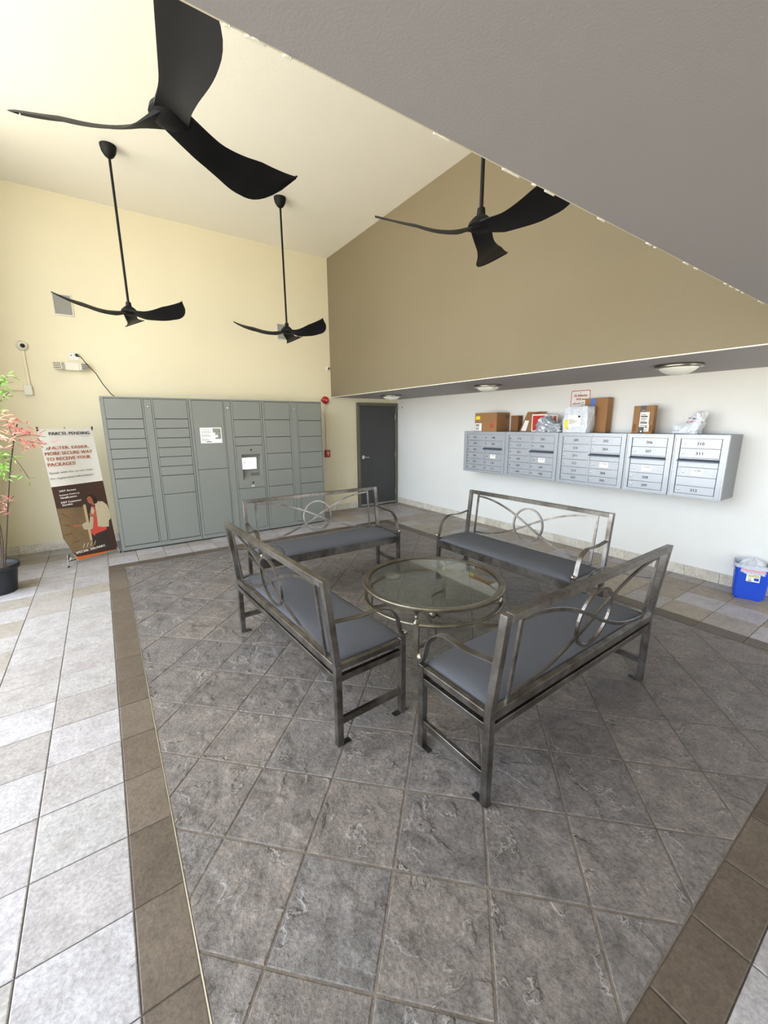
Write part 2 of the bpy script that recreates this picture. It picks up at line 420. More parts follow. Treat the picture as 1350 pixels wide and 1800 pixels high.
# door
dr = bpy.data.objects.new('door_1', None); COL.objects.link(dr); struct(dr); dr.location = (4.125, D, 0)
dw = .955
MB().box(0,.05,-.05,.0,0,2.05).box(dw-.05,dw,-.05,0,0,2.05).box(.05,dw-.05,-.05,0,2.0,2.05).build('door_frame', M['dframe'], dr, bevel=.003)
leaf = MB().box(.054,dw-.054,-.032,-.002,.012,1.996).build('door_leaf', M['door'], dr, bevel=.002)
MB().box(.056,dw-.056,-.040,-.032,.012,.05).build('door_sweep', M['chrome'], leaf, bevel=.001)
MB().box(.05,dw-.05,-.07,-.0,.0,.010).build('threshold', M['black'], dr)
MB().lathe([(.0001,-.05),(.034,-.05),(.036,-.045),(.036,-.033)], (.118,0,1.005), 24, 'y').build('handle_rose', M['chrome'], leaf, smooth=True)
MB().tube([(.118,-.05,1.005),(.118,-.085,1.005),(.13,-.094,1.005),(.22,-.092,1.0)], .0095, 10).build('lever', M['chrome'], leaf, smooth=True)
for z in (.25, 1.02, 1.78):
    MB().lathe([(.0001,-.05),(.009,-.05),(.009,.05),(.0001,.05)], (dw-.052,-.042,z), 12).build('hinge', M['nickel'], dr, smooth=True)

# ---------------------------------------------------------------- parcel lockers
DL = 6.216
def knob(par, x, z):
    MB().lathe([(.0001,-.012),(.010,-.011),(.012,-.006),(.012,0)], (x,0,z), 14, 'y').build('lock_knob', M['chrome'], par, smooth=True)
def locker(x0, x1, label, cols, strips, kiosk=None):
    t = thing('parcel_locker', label, 'locker', (x0, DL, 0), 0, 'parcel locker bank')
    w = x1-x0; dep = D-DL-.012
    body = MB().box(.002,w-.002,.016,dep,.02,2.005)
    if kiosk:
        body = MB().box(.002,kiosk[0]-x0,.016,dep,.02,2.005).box(kiosk[1]-x0,w-.002,.016,dep,.02,2.005)
        body.box(kiosk[0]-x0,kiosk[1]-x0,.016,dep,.02,kiosk[2]).box(kiosk[0]-x0,kiosk[1]-x0,.016,dep,kiosk[3],2.005).box(kiosk[0]-x0,kiosk[1]-x0,.13,dep,kiosk[2],kiosk[3])
    body.build('cabinet_body', M['locker'], t)
    MB().box(.01,w-.01,.03,dep,0,.02).build('plinth', M['black'], t)
    for a, b_ in [(c[0],c[1]) for c in cols]+list(strips):
        g = MB()
        if kiosk and a < kiosk[0] < b_: g.box(a-x0,b_-x0,.0152,.0165,.075,.706).box(a-x0,b_-x0,.0152,.0165,1.343,1.988)
        else: g.box(a-x0,b_-x0,.0152,.0165,.072,1.99)
        g = g.build('gap_shade_sheet', M['dark'], t)  # dark sheet behind the doors, painting shade into the gaps between them
        if kiosk and a < kiosk[0] < b_: g['kind'] = 'stuff'
    fr = MB(); xs = [c[0] for c in cols]+[s_[0] for s_ in strips]; xe = [c[1] for c in cols]+[s_[1] for s_ in strips]
    sp = sorted(zip(xs, xe)); edges = [0]+[v for a, b_ in sp for v in (a-x0, b_-x0)]+[w]
    for i in range(0, len(edges), 2): fr.box(edges[i]+(.0015 if i == 0 else .0), edges[i+1]-(.0015 if i == len(edges)-2 else 0), 0, .018, .02, 2.008)
    for a, b_ in sp:
        fr.box(a-x0, b_-x0, 0, .018, 1.99-.0, 2.008).box(a-x0, b_-x0, 0, .018, .02, .072)
    fr.build('frame', M['locker'], t)
    for a, b_, rows, skip in cols:
        for k in range(len(rows)-1):
            if k == skip: continue
            o = MB().box(a-x0+.0035, b_-x0-.0045, .001, .0148, rows[k+1]+.0045, rows[k]-.0035).build('locker_door', M['locker'], t, bevel=.0015)
    for a, b_ in strips:
        o = MB().box(a-x0+.004, b_-x0-.004, .001, .0148, .078, 1.984).build('lock_strip', M['locker'], t, bevel=.0015)
        knob(o, (a+b_)/2-x0, 1.893)
    return t
r1 = [1.988,1.734,1.611,1.485,1.358,1.234,1.105,.98,.723,.078]
locker(.050, 1.046, 'grey parcel locker unit of narrow doors beside the leaning banner', [(.088,.494,r1,-1),(.620,1.026,r1,-1)], [(.511,.603)])
KI = (1.700,1.986,.832,1.216)
k2 = locker(1.049, 2.050, 'grey parcel locker unit with the recessed touch screen and a taped notice', [(1.083,1.495,[1.986,1.03,.074],-1),(1.624,2.026,[1.986,1.724,1.475,1.345,.706,.074],3)], [(1.507,1.602)], KI)
locker(2.053, 3.038, 'grey parcel locker unit of equal doors beside the red fire bell', [(2.088,2.490,[1.986,1.722,1.464,1.212,.958,.70,.068],-1),(2.628,3.026,[1.986,1.709,1.458,1.208,.952,.70,.068],-1)], [(2.516,2.612)])
ox = 1.049
kp = MB()
for a in ((1.6275,KI[0],.7095,1.3415),(KI[1],2.0225,.7095,1.3415),(KI[0],KI[1],.7095,KI[2]),(KI[0],KI[1],KI[3],1.3415)): kp.box(a[0]-ox,a[1]-ox,-.002,.014,a[2],a[3])
kp = kp.build('kiosk_panel', M['locker'], k2, bevel=0)
MB().add([(KI[0]-ox,.0,KI[2]),(KI[1]-ox,.0,KI[2]),(KI[1]-ox,.115,KI[2]+.13),(KI[0]-ox,.115,KI[2]+.13)],[(0,1,2,3)]).add([(KI[0]-ox,.115,KI[2]+.13),(KI[1]-ox,.115,KI[2]+.13),(KI[1]-ox,.075,KI[3]),(KI[0]-ox,.075,KI[3])],[(0,1,2,3)]).build('recess_liner', M['locker'], kp)
sc = MB().add([(1.722-ox,.092,.985),(1.94-ox,.092,.985),(1.94-ox,.076,1.16),(1.722-ox,.076,1.16),(1.722-ox,.1,.985),(1.94-ox,.1,.985),(1.94-ox,.09,1.16),(1.722-ox,.09,1.16)],[(0,1,2,3),(4,7,6,5),(0,4,5,1),(3,2,6,7),(0,3,7,4),(1,5,6,2)]).build('touch_screen', M['screen'], kp)
random.seed(5); mb = MB()
for i in range(9):
    x = 1.742-ox+i*.019; z = 1.06+random.uniform(-.01,.02)
    mb.bar([(x,.0835,z),(x+random.uniform(.004,.02),.0825,z+random.uniform(.01,.035)),(x+random.uniform(.008,.02),.084,z+random.uniform(-.01,.02))], .004, .004, up=(0,1,0))
mb.build('screen_scribble', M['ink'], kp)
MB().box(1.835-ox,1.945-ox,.048,.052,.862,.93).build('keypad', M['dframe'], kp)
for x, z, r in ((1.844,1.282,.014),(1.842,.787,.014)): MB().lathe([(.0001,-.006),(r,-.005),(r,.0)], (x-ox,-.001,z), 16, 'y').build('camera_hole', M['lens'], kp)
for x in (1.826,1.851): MB().lathe([(.0001,-.006),(.009,-.005),(.009,.0)], (x-ox,-.001,.735), 12, 'y').build('indicator', M['paper'], kp)
# courier notice taped to the tall door
t = thing('paper_notice', 'white courier notice with small photo taped to tall locker door', 'notice', (1.158, DL-.003, 1.40))
MB().box(0,.286,-.0005,.001,0,.215).build('sheet', M['paper'], t)
mb = MB(); R_, U_ = (1,0,0), (0,0,1)
text(mb, 'Couriers', (.012,-.0012,.172), R_, U_, width=.13, height=.026)
mb.build('heading', M['inkgrey'], t)
mb = MB()
for i, w in enumerate((.13,.09,.11,.12,.05,.08,.1,.12)): rect(mb, (.012,-.0012,.15-i*.018), R_, U_, 0, w, 0, .004 if i % 3 else .007)
rect(mb, (.075,-.0013,.012), R_, U_, 0, .07, 0, .012)
mb.build('fine_print', M['inkgrey'], t)
rect(MB(), (.168,-.0012,.055), R_, U_, 0, .108, 0, .148).build('photo_print', M['photo'], t)
mb = MB(); rect(mb, (.168,-.0016,.055), R_, U_, 0, .03, 0, .09); rect(mb, (.2,-.0016,.08), R_, U_, 0, .035, 0, .03); mb.build('van_print', M['paper'], t)

# ---------------------------------------------------------------- mailboxes
MX = 4.75
def mailunit(y0, w, label, cols):
    t = thing('mailbox_unit', label, 'mailbox', (MX, y0, .908), -math.pi/2, 'wall mailboxes')
    h = .617; dep = WR-MX-.003
    MB().box(0,w,.02,dep,0,h).build('cabinet_body', M['mail_side'], t, bevel=.003)
    b_ = .052
    fr = MB()
    for (x0,x1,z0,z1) in ((0,b_,0,h),(w-b_,w,0,h),(b_,w-b_,0,.036),(b_,w-b_,h-.04,h)): fr.box(x0,x1,0,.022,z0,z1)
    n = len(cols); cw = (w-2*b_)/n
    for i in range(1, n): fr.box(b_+cw*i-.012, b_+cw*i+.012, .003, .022, .036, h-.04)
    # mitred outer lip
    fr.box(0,w,-.006,.0,h-.014,h).box(0,w,-.006,0,0,.012).box(0,.012,-.006,0,.012,h-.014).box(w-.012,w,-.006,0,.012,h-.014)
    fr.build('frame', M['mail'], t, bevel=.0015)
    zr = [.577,.482,.391,.298,.206,.115,.036]
    for i, col in enumerate(cols):
        x0 = b_+cw*i+(.013 if i else .006); x1 = b_+cw*(i+1)-(.013 if i < n-1 else .006)
        def door(z1, z0, num, lock=True):
            o = MB().box(x0,x1,.006,.024,z0+.002,z1-.002).build('mailbox_door', M['mail'], t, bevel=.0012)
            if num:
                mb = MB(); wd = .058; text(mb, num, (x0+(x1-x0)*.5-wd/2,.0052,(z0+z1)/2-.014), (1,0,0), (0,0,1), width=wd, height=.028, bold=.0009); mb.build('number', M['ink'], o)
            if lock: MB().lathe([(.0001,-.009),(.009,-.008),(.011,-.003),(.011,.004)], (x0+.030,.005,(z0+z1)/2), 14, 'y').build('lock', M['chrome'], o, smooth=True)
            return o
        if len(col) == 6:
            for k in range(6): door(zr[k], zr[k+1], col[k])
        else:
            door(zr[0], zr[1], col[0]); door(zr[1], zr[2], col[1])
            MB().box(x0,x1,.008,.024,zr[3]+.002,zr[2]-.002).build('slot_panel', M['mail'], t, bevel=.001)
            MB().add([(x0-.006,-.034,.352),(x1+.006,-.034,.352),(x1+.006,.02,.372),(x0-.006,.02,.372),(x0-.006,-.034,.364),(x1+.006,-.034,.364),(x1+.006,.02,.386),(x0-.006,.02,.386)],[(0,3,2,1),(4,5,6,7),(0,1,5,4),(1,2,6,5),(2,3,7,6),(3,0,4,7)]).build('outgoing_slot_hood', M['maildark'], t, bevel=.002)
            o = MB().box(x0,x1,.006,.024,zr[4]+.002,zr[3]-.002).build('carrier_panel', M['mail'], t, bevel=.001)
            lb = MB().box(x0+(x1-x0)*.36,x0+(x1-x0)*.66,.0045,.006,zr[4]+.020,zr[3]-.014).build('carrier_label', M['paper'], o)
            mb = MB(); text(mb, 'U.S. Mail', (x0+(x1-x0)*.42,.004,zr[3]-.034), (1,0,0), (0,0,1), width=(x1-x0)*.18, height=.011, bold=.0004); mb.build('label_text', M['ink'], o)
            MB().lathe([(.0001,-.007),(.008,-.006),(.010,-.001),(.010,.004)], (x0+.055,.005,(zr[3]+zr[4])/2), 12, 'y').build('arrow_lock', M['chrome'], o, smooth=True)
            for (ax, az) in ((.02,.02),(.02,-.02),(x1-x0-.02,.02),(x1-x0-.02,-.02),(x1-x0-.05,-.012)):
                MB().lathe([(.0001,-.002),(.004,-.0015),(.004,.001)], (x0+ax,.006,(zr[3]+zr[4])/2+az), 8, 'y').build('screw', M['nickel'], o)
            if n == 1: pass
            if col[2]: door(zr[4], zr[5], col[2])
            else: MB().box(x0,x1,.006,.024,zr[5]+.002,zr[4]-.002).build('blank_panel', M['mail'], t, bevel=.001)
            door(zr[5], zr[6], col[3])
    return t
mailunit(4.645,.800,'wall mailbox unit numbered 102 to 111, farthest along the wall',[['102','103','104','105','106','107'],['108','109','110','111']])
mailunit(3.838,.818,'wall mailbox unit numbered 112 to 208, under the brown envelope',[['112','113','201','202','203','204'],['205','206','207','208']])
mailunit(3.013,.808,'wall mailbox unit numbered 209 to 305, under the large wrapped parcel',[['209','210','211','212','213','301'],['302','303','304','305']])
mailunit(2.198,.447,'narrow wall mailbox unit numbered 306 to 309, under the upright cardboard box',[['306','307','308','309']])
mailunit(1.744,.442,'narrow wall mailbox unit numbered 310 to 312, at the near end',[['310','311','','312']])
# MORE
# ---------------------------------------------------------------- wall sign and parcels on the mailboxes
t = thing('wall_sign', 'white sign with red border about deliveries, on the wall above the mailboxes', 'sign', (WR-.004, 3.119, 1.745), -math.pi/2)
def rrect(x0, x1, y0, y1, r, n=5):
    out = []
    for cx, cy, a in ((x1-r,y0+r,-90),(x1-r,y1-r,0),(x0+r,y1-r,90),(x0+r,y0+r,180)):
        out += [(cx+r*math.cos(math.radians(a+90*i/n)), cy+r*math.sin(math.radians(a+90*i/n))) for i in range(n+1)]
    return out
def vprism(poly, y0, y1):  # polygon in xz, extruded in y
    mb = MB().prism(poly, y0, y1); mb.v = [(v[0], v[2], v[1]) for v in mb.v]; return mb
vprism(rrect(0,.275,0,.31,.025), .0, .003).build('panel', M['paper'], t)
a = rrect(.010,.265,.010,.30,.02); b_ = rrect(.018,.257,.018,.292,.015); n = len(a)
MB().add([(p[0],-.0008,p[1]) for p in a]+[(p[0],-.0008,p[1]) for p in b_], [(i,(i+1)%n,n+(i+1)%n,n+i) for i in range(n)]).build('red_border', M['redink'], t)
mb = MB()
text(mb,'All deliveries',(.05,-.001,.222),(1,0,0),(0,0,1),width=.175,height=.034,bold=.0012)
text(mb,'must',(.085,-.001,.180),(1,0,0),(0,0,1),width=.065,height=.028,bold=.0012)
text(mb,'placed',(.045,-.001,.120),(1,0,0),(0,0,1),width=.095,height=.036,bold=.0012)
mb.build('lettering', M['redink'], t)
MB().lathe([(.0001,-.003),(.006,-.002),(.006,0)], (.1375,0,.275), 10, 'y').build('screw', M['nickel'], t)
ZT = 1.526
def parcel(name, label, cat, x, y, rz, w, d, h, m_, z=ZT, bevel=.003):
    t = thing(name, label, cat, (x, y, z), -math.pi/2+rz, 'parcels on the mailboxes')
    MB().box(0,w,0,d,0,h).build('carton', m_, t, bevel=bevel); return t
def label_(t, x0, x1, z0, z1, m_='paper', name='label', y=-.0012, lines=0):
    o = rect(MB(), (0,y,0), (1,0,0), (0,0,1), x0, x1, z0, z1).build(name, M[m_], t)
    if lines:
        mb = MB(); hh = (z1-z0)/(lines+1)
        for i in range(lines): rect(mb, (0,y-.0006,0), (1,0,0), (0,0,1), x0+.1*(x1-x0), x0+random.uniform(.55,.92)*(x1-x0), z0+hh*(i+.6), z0+hh*(i+.6)+hh*random.choice([.25,.3,.6]))
        mb.build('label_print', M['ink'], o)
    return o
random.seed(8)
t = parcel('cardboard_box', 'long brown carton with a red ring mark at the far end', 'box', 4.80, 4.485, 0, .425, .285, .272, M['card'])
label_(t, .02, .105, .175, .225, 'yellow', 'yellow_sticker'); label_(t, .01, .14, .005, .12, lines=5)
def ring2(r0, r1, c, y, n=20):
    return MB().add([(c[0]+r*math.cos(2*math.pi*i/n), y, c[1]+r*math.sin(2*math.pi*i/n)) for r in (r0,r1) for i in range(n)], [(i,(i+1)%n,n+(i+1)%n,n+i) for i in range(n)])
mb = ring2(.021,.033,(.335,.08),-.0012); mb.add(ring2(.0001,.011,(.335,.08),-.0012).v, ring2(.0001,.011,(.335,.08),-.0012).f); mb.build('round_red_mark', M['redink'], t)
rect(MB(), (.4255,0,0), (0,1,0), (0,0,1), .19, .27, .185, .245).build('side_stamp', M['card2'], t)
parcel('cardboard_box', 'small dark brown carton half hidden behind the long carton', 'box', 4.985, 3.955, 0, .13, .095, .225, M['card2'])
# leaning brown envelope
t = thing('padded_envelope', 'brown paper padded envelope leaning on the wall beside the long carton', 'envelope', (4.97, 3.80, ZT), -math.pi/2, 'parcels on the mailboxes')
def pillow(w, h, th, seed, lean=0, nx=12, nz=12, crumple=.0, taper=0, shear=0):
    rnd = random.Random(seed); vs = []; fs = []
    cr_ = [[rnd.uniform(-1,1) for _ in range(nx+1)] for _ in range(nz+1)]
    for sd in (-1, 1):
        for j in range(nz+1):
            for i in range(nx+1):
                u = i/nx; v = j/nz; k = (max(0, 1-abs(2*u-1)**4)*max(0, 1-abs(2*v-1)**4))**.5
                x = (u-.5)*w*(1-taper*v)+w/2+shear*v+crumple*.5*cr_[j][i]*(1 if k > 0 else 0)
                y = sd*th/2*k+crumple*cr_[nz-j][i]*k+lean*v
                vs.append((x, y+th/2, max(.0008, v*h*math.sqrt(max(0,1-(lean/h)**2 if h > lean else .5))+crumple*.4*cr_[j][nx-i]*(0 if j == 0 else 1))))
    q = (nx+1)*(nz+1)
    for s_ in (0, 1):
        for j in range(nz):
            for i in range(nx):
                a = s_*q+j*(nx+1)+i; f = (a, a+1, a+nx+2, a+nx+1); fs.append(f if s_ == 0 else f[::-1])
    return MB().add(vs, fs)
pillow(.34, .285, .035, 3, lean=.085, taper=.12, shear=.04, crumple=.006).build('envelope_body', M['card'], t, smooth=True)
MB().add([(.05,-.006,.01),(.13,-.006,.008),(.15,.030,.15),(.08,.030,.155)], [(0,1,2,3)]).build('label', M['paper'], t)
MB().add([(.19,.060,.238),(.29,.060,.238),(.292,.068,.26),(.193,.068,.26)], [(0,1,2,3)]).build('stamp', M['banr'], t)
rb = thing('flat_mailer_box', 'red and white flat box behind the crumpled silver bag', 'box', (4.925, 3.555, ZT), -math.pi/2, 'parcels on the mailboxes')
MB().box(0,.235,0,.04,0,.235).build('carton', M['paper'], rb, bevel=.003); label_(rb, .016, .2, .018, .216, 'redink', 'red_panel')
MB().box(.236,.37,.02,.045,0,.222).build('second_carton', M['paper'], rb, bevel=.003)
rect(MB(), (.26,.0185,0), (1,0,0), (0,0,1), 0, .035, .04, .21).build('red_stripe', M['banr'], rb); rect(MB(), (.315,.0185,0), (1,0,0), (0,0,1), 0, .045, .04, .21).build('red_stripe', M['banr'], rb)
def lump(name, label, x, y, rz, w, d, h, m_, seed, amp=.02, base_lab=None, shape=None, cat='parcel'):
    t = thing(name, label, cat, (x, y, ZT), rz-math.pi/2, 'parcels on the mailboxes')
    bx = 14; by = 8; bz = 12
    from mathutils import noise as NZ
    mb = bmesh.new(); idx = {}
    def V_(i, j, l):
        if (i,j,l) in idx: return idx[i,j,l]
        u, v, z_ = 2*i/bx-1, 2*j/by-1, 2*l/bz-1
        sq = .86
        x_, y_, z2 = u*math.sqrt(1-.5*(1-sq)*v*v*1.6)*(1-.05*abs(z_)**6), v*(1-.06*abs(z_)**6)*(1-.05*abs(u)**6), z_*(1-.04*abs(u)**6)
        p = Vector((x_*w/2, y_*d/2, z2*h/2+h/2)); q = p*18+Vector((seed,0,0))
        k_ = amp*1.5
        p += Vector((NZ.noise(q), NZ.noise(q+Vector((7,0,0)))*.7, NZ.noise(q+Vector((0,9,0)))))*k_
        q = p*55; p += Vector((NZ.noise(q), NZ.noise(q+Vector((7,0,0))), NZ.noise(q+Vector((0,9,0)))))*k_*.45
        if shape: p = Vector(shape(p.x, p.y, p.z))
        if l == 0: p.z = .001
        p.z = max(.001, p.z); p.y = max(-d/2-.004, min(d/2, p.y))
        idx[i,j,l] = mb.verts.new((p.x+w/2, p.y+d/2, p.z)); return idx[i,j,l]
    for (A_, B_, f) in ((bx,by,lambda a,b:(a,b,0)),(bx,by,lambda a,b:(a,b,bz)),(bx,bz,lambda a,b:(a,0,b)),(bx,bz,lambda a,b:(a,by,b)),(by,bz,lambda a,b:(0,a,b)),(by,bz,lambda a,b:(bx,a,b))):
        for a in range(A_):
            for b in range(B_):
                q = [V_(*f(a,b)), V_(*f(a+1,b)), V_(*f(a+1,b+1)), V_(*f(a,b+1))]
                if (a*7+b*3) % 2: q = q[1:]+q[:1]
                mb.faces.new((q[0],q[1],q[2])); mb.faces.new((q[0],q[2],q[3]))
    bmesh.ops.recalc_face_normals(mb, faces=mb.faces)
    me = bpy.data.meshes.new('wrapping'); mb.to_mesh(me); mb.free(); me.materials.append(m_)
    o = bpy.data.objects.new('wrapping', me); COL.objects.link(o); o.parent = t; return t
t = lump('mailer_bag', 'crumpled silver mailer bag beside the large wrapped parcel', 4.765, 3.37, 0, .345, .145, .205, M['silver'], 21, .028, shape=lambda x,y,z: (x, y, z*(.62+.38*math.exp(-((x+.07)/.07)**2))*(1-.25*max(0,x)/.17)))
t = lump('wrapped_parcel', 'large square parcel in white plastic with yellow label', 4.762, 3.0, 0, .33, .18, .31, M['poly'], 7, .007)
MB().add([(.085,-.012,.07),(.255,-.010,.07),(.255,-.006,.21),(.085,-.008,.21)], [(0,1,2,3)]).build('label', M['paper'], t)
MB().add([(.045,-.010,.045),(.085,-.013,.045),(.085,-.011,.155),(.045,-.008,.155)], [(0,1,2,3)]).build('yellow_sticker', M['yellow'], t)
mb = MB()
for z, a, b2 in ((.15,.1,.16),(.135,.1,.2),(.12,.1,.18),(.105,.1,.15),(.18,.215,.24)): mb.box(a,b2,-.014,-.012,z,z+(.004 if z < .17 else .022))
mb.build('label_print', M['ink'], t)
t = parcel('tall_cardboard_box', 'tall brown box with blue tape standing behind the white wrapped parcel', 'box', 4.958, 2.885, 0, .33, .12, .405, M['card'])
rect(MB(), (.12,-.0014,0), (1,0,0), (0,0,1), 0, .06, 0, .405).build('blue_tape', M['btape'], t); label_(t, .004, .05, .30, .39, lines=3)
t = parcel('cardboard_box', 'upright brown box sealed with black tape, above mailbox 306', 'box', 4.86, 2.215, 0, .205, .075, .292, M['card'])
rect(MB(), (.07,-.0012,0), (1,0,0), (0,0,1), 0, .055, 0, .292).build('black_tape', M['tape'], t)
label_(t, .072, .165, .07, .225, y=-.0022, lines=6); label_(t, .125, .172, .02, .095, y=-.0030, lines=4)
label_(t, .012, .042, .02, .10, 'card2', 'handling_marks', y=-.0015); label_(t, .18, .2, .02, .09, 'card2', 'handling_marks', y=-.0015)
mb = ring2(.0001,.009,(.098,.022),-.0026,12); mb.build('round_white_mark', M['paper'], t)
rect(MB(), (.082,-.0018,.232), (1,0,0), (0,0,1), 0, .034, 0, .018).build('tape_print', M['inkgrey'], t)
t = lump('mailer_bag', 'white plastic mailer bag folded upright at the near end above mailbox 310', 4.83, 1.83, 0, .24, .16, .20, M['poly'], 33, .022, shape=lambda x,y,z: (x+.02*z/.2, y, z*(.42+.58/(1+math.exp(-(x-.0)/.014)))))
mb = MB(); text(mb,'RETURN',(.15,-.022,.105),(.97,0,.2),(-.1,.0,1),width=.05,height=.016,bold=.001); mb.build('red_print', M['redink'], t)
mb = MB(); text(mb,'20  789',(.155,-.016,.150),(.97,0,-.15),(-.1,.1,1),width=.06,height=.012,bold=.001); mb.build('grey_print', M['ink'], t)

# ---------------------------------------------------------------- benches
BL, BD, BH, BLEAN, BS = 1.539, .459, .932, .055, .034
def make_bench():
    t = thing('bench', '', 'bench', (0,0,0)); X = BL/2; Y = BD/2
    met = M['bronze']
    for s in (-1, 1):
        xa, xb = (X-BS, X) if s > 0 else (-X, -X+BS)
        mb = MB(); yb = -Y; w = .036; zk = .455
        mb.add([(x,y,z) for (y0,y1,z) in ((yb,yb+w,0),(yb,yb+w,zk),(yb-BLEAN,yb-BLEAN+w,BH-.0)) for (x,y) in ((xa,y0),(xb,y0),(xb,y1),(xa,y1))],
               [(0,3,2,1)]+[(4*k+i,4*k+(i+1)%4,4*k+4+(i+1)%4,4*k+4+i) for k in (0,1) for i in range(4)]+[(8,9,10,11)])
        lg = mb.build('leg', met, t, bevel=.002); lg['label'] = 'rear leg running up into the back post'
        MB().box(xa+.002,xb-.002,yb+w,yb+w+.045,0,.006).build('foot_tab', M['black'], lg)
        lg = MB().box(xa,xb,Y-w,Y,0,.473).build('leg', met, t, bevel=.002); lg['label'] = 'short front leg'
        MB().box(xa+.002,xb-.002,Y-w-.045,Y-w,0,.006).build('foot_tab', M['black'], lg)
        MB().box(xa+.006,xb-.006,-Y+w,Y-w,.122,.160).build('stretcher', met, t, bevel=.0015)
        MB().box(xa+.003,xb-.003,-Y+w,Y-w,.372,.406).build('side_rail', met, t, bevel=.0015)
        path = [(-.226,.708),(-.18,.702),(-.127,.694),(-.067,.689),(.0,.692),(.05,.694),(.085,.688),(.125,.667),(.152,.645),(.172,.615),(.187,.575),(.194,.54),(.204,.508),(.218,.486),(.229,.478)]
        # smooth
        pts = []
        for i in range(len(path)-1):
            p0 = path[max(i-1,0)]; p1 = path[i]; p2 = path[i+1]; p3 = path[min(i+2,len(path)-1)]
            for k in range(3):
                u = k/3; pts.append(tuple(.5*((2*p1[c])+(-p0[c]+p2[c])*u+(2*p0[c]-5*p1[c]+4*p2[c]-p3[c])*u*u+(-p0[c]+3*p1[c]-3*p2[c]+p3[c])*u**3) for c in (0,1)))
        pts.append(path[-1]); xc = s*(X-BS/2)
        ar = MB().sweep([(xc,p[0],p[1]) for p in pts], [(-.017,-.003),(.017,-.003),(.017,.003),(-.017,.003)], up=(0,.6,1)).build('armrest', met, t, smooth=False)
        MB().ball((xc, Y+.006, .500), .0195, 18).build('ball', M['tmetal'], ar, smooth=True)
        # upright inside the back
        xi = s*(X-.125); f = lambda z: -Y-BLEAN*(z-.455)/(BH-.455)
        MB().bar([(xi,f(.46)+.018,.458),(xi,f(.895)+.018,.895)], .018, .012, up=(0,1,0)).build('upright', met, t)
    yt = -Y-BLEAN
    MB().box(-X+BS,X-BS,yt+.0,yt+.036,BH-.036,BH).build('top_rail', met, t, bevel=.002)
    MB().box(-X+BS,X-BS,-Y+.002,-Y+.034,.425,.468).build('back_rail', met, t, bevel=.0015)
    MB().box(-X+BS,X-BS,-Y+.002,-Y+.03,.372,.406).build('lower_rail', met, t, bevel=.0015)
    MB().box(-X+BS,X-BS,Y-.03,Y-.002,.372,.456).build('front_rail', met, t, bevel=.0015)
    for s in (-1,1): MB().box(s*(X-.016)-.014, s*(X-.016)+.014, -Y+.037, Y-.037, .438, .468).build('seat_rail', met, t, bevel=.0015)
    MB().box(-X+.036,X-.036,-Y+.035,Y-.031,.432,.452).build('seat_board', M['black'], t)
    # scrollwork on the leaning back plane
    f = lambda z: -Y-BLEAN*(z-.455)/(BH-.455)+.018
    nrm = (0, 1, BLEAN/.477); n = 44; zc = .685
    MB().bar([(.158*math.cos(2*math.pi*i/n), f(zc+.158*math.sin(2*math.pi*i/n)), zc+.158*math.sin(2*math.pi*i/n)) for i in range(n)], .016, .014, up=nrm, closed=True).build('scroll_ring', met, t)
    for s in (-1, 1):
        pts = []
        for i in range(37):
            u = -1+2*i/36; z = zc+.012*s*0+s*.193*math.sin(math.pi/2*math.copysign(abs(u)**.95, u)); pts.append((u*(X-.135), f(z)+.002*s, z))
        MB().bar(pts, .018, .010, up=nrm).build('scroll_bar', met, t)
    # cushion
    nx, ny = 30, 14; vs = []; x0, x1, y0, y1 = -X+.04, X-.04, -Y+.035, Y+.004
    for layer in (0, 1):
        for j in range(ny+1):
            for i in range(nx+1):
                u = -1+2*i/nx; v = -1+2*j/ny; u2 = math.copysign(1-(1-abs(u))**1.8, u); v2 = math.copysign(1-(1-abs(v))**1.6, v)
                e = (max(0,1-abs(u2)**16)*max(0,1-abs(v2)**7))**.5
                z = .453+(.036+.014*(1-v2*v2*.8))*e if layer else .452-.0*e
                if layer == 1 and e == 0: z = .453
                vs.append(((x0+x1)/2+(x1-x0)/2*u2, (y0+y1)/2+(y1-y0)/2*v2, z))
    q = (nx+1)*(ny+1); fs = []
    for j in range(ny):
        for i in range(nx):
            a = j*(nx+1)+i; fs.append((a,a+nx+1,a+nx+2,a+1)); fs.append((q+a,q+a+1,q+a+nx+2,q+a+nx+1))
    ring = [i for i in range(nx+1)]+[j*(nx+1)+nx for j in range(1,ny+1)]+[ny*(nx+1)+i for i in range(nx-1,-1,-1)]+[j*(nx+1) for j in range(ny-1,0,-1)]
    fs += [(ring[k],ring[(k+1)%len(ring)],q+ring[(k+1)%len(ring)],q+ring[k]) for k in range(len(ring))]
    MB().add(vs, fs).build('cushion', M['fabric'], t, smooth=True)
    return t
b0 = make_bench()
for i, (x, y, a, lab) in enumerate((
    (1.009, 2.403, -90+2.738, 'metal bench whose scrolled back faces the pale tiles at left'),
    (1.945, 1.196, 1.025, 'nearest metal bench, its scrolled back towards the camera'),
    (1.819, 3.694, 180-1.519, 'metal bench in front of the grey parcel lockers, facing the camera'),
    (3.038, 2.329, 90+.756, 'bright metal bench with its back to the wall mailboxes'))):
    o = b0 if i == 0 else copy_tree(b0)
    o.location = (x, y, 0); o.rotation_euler = (0,0,math.radians(a)); tag(o, lab, 'bench', 'benches around the glass table')

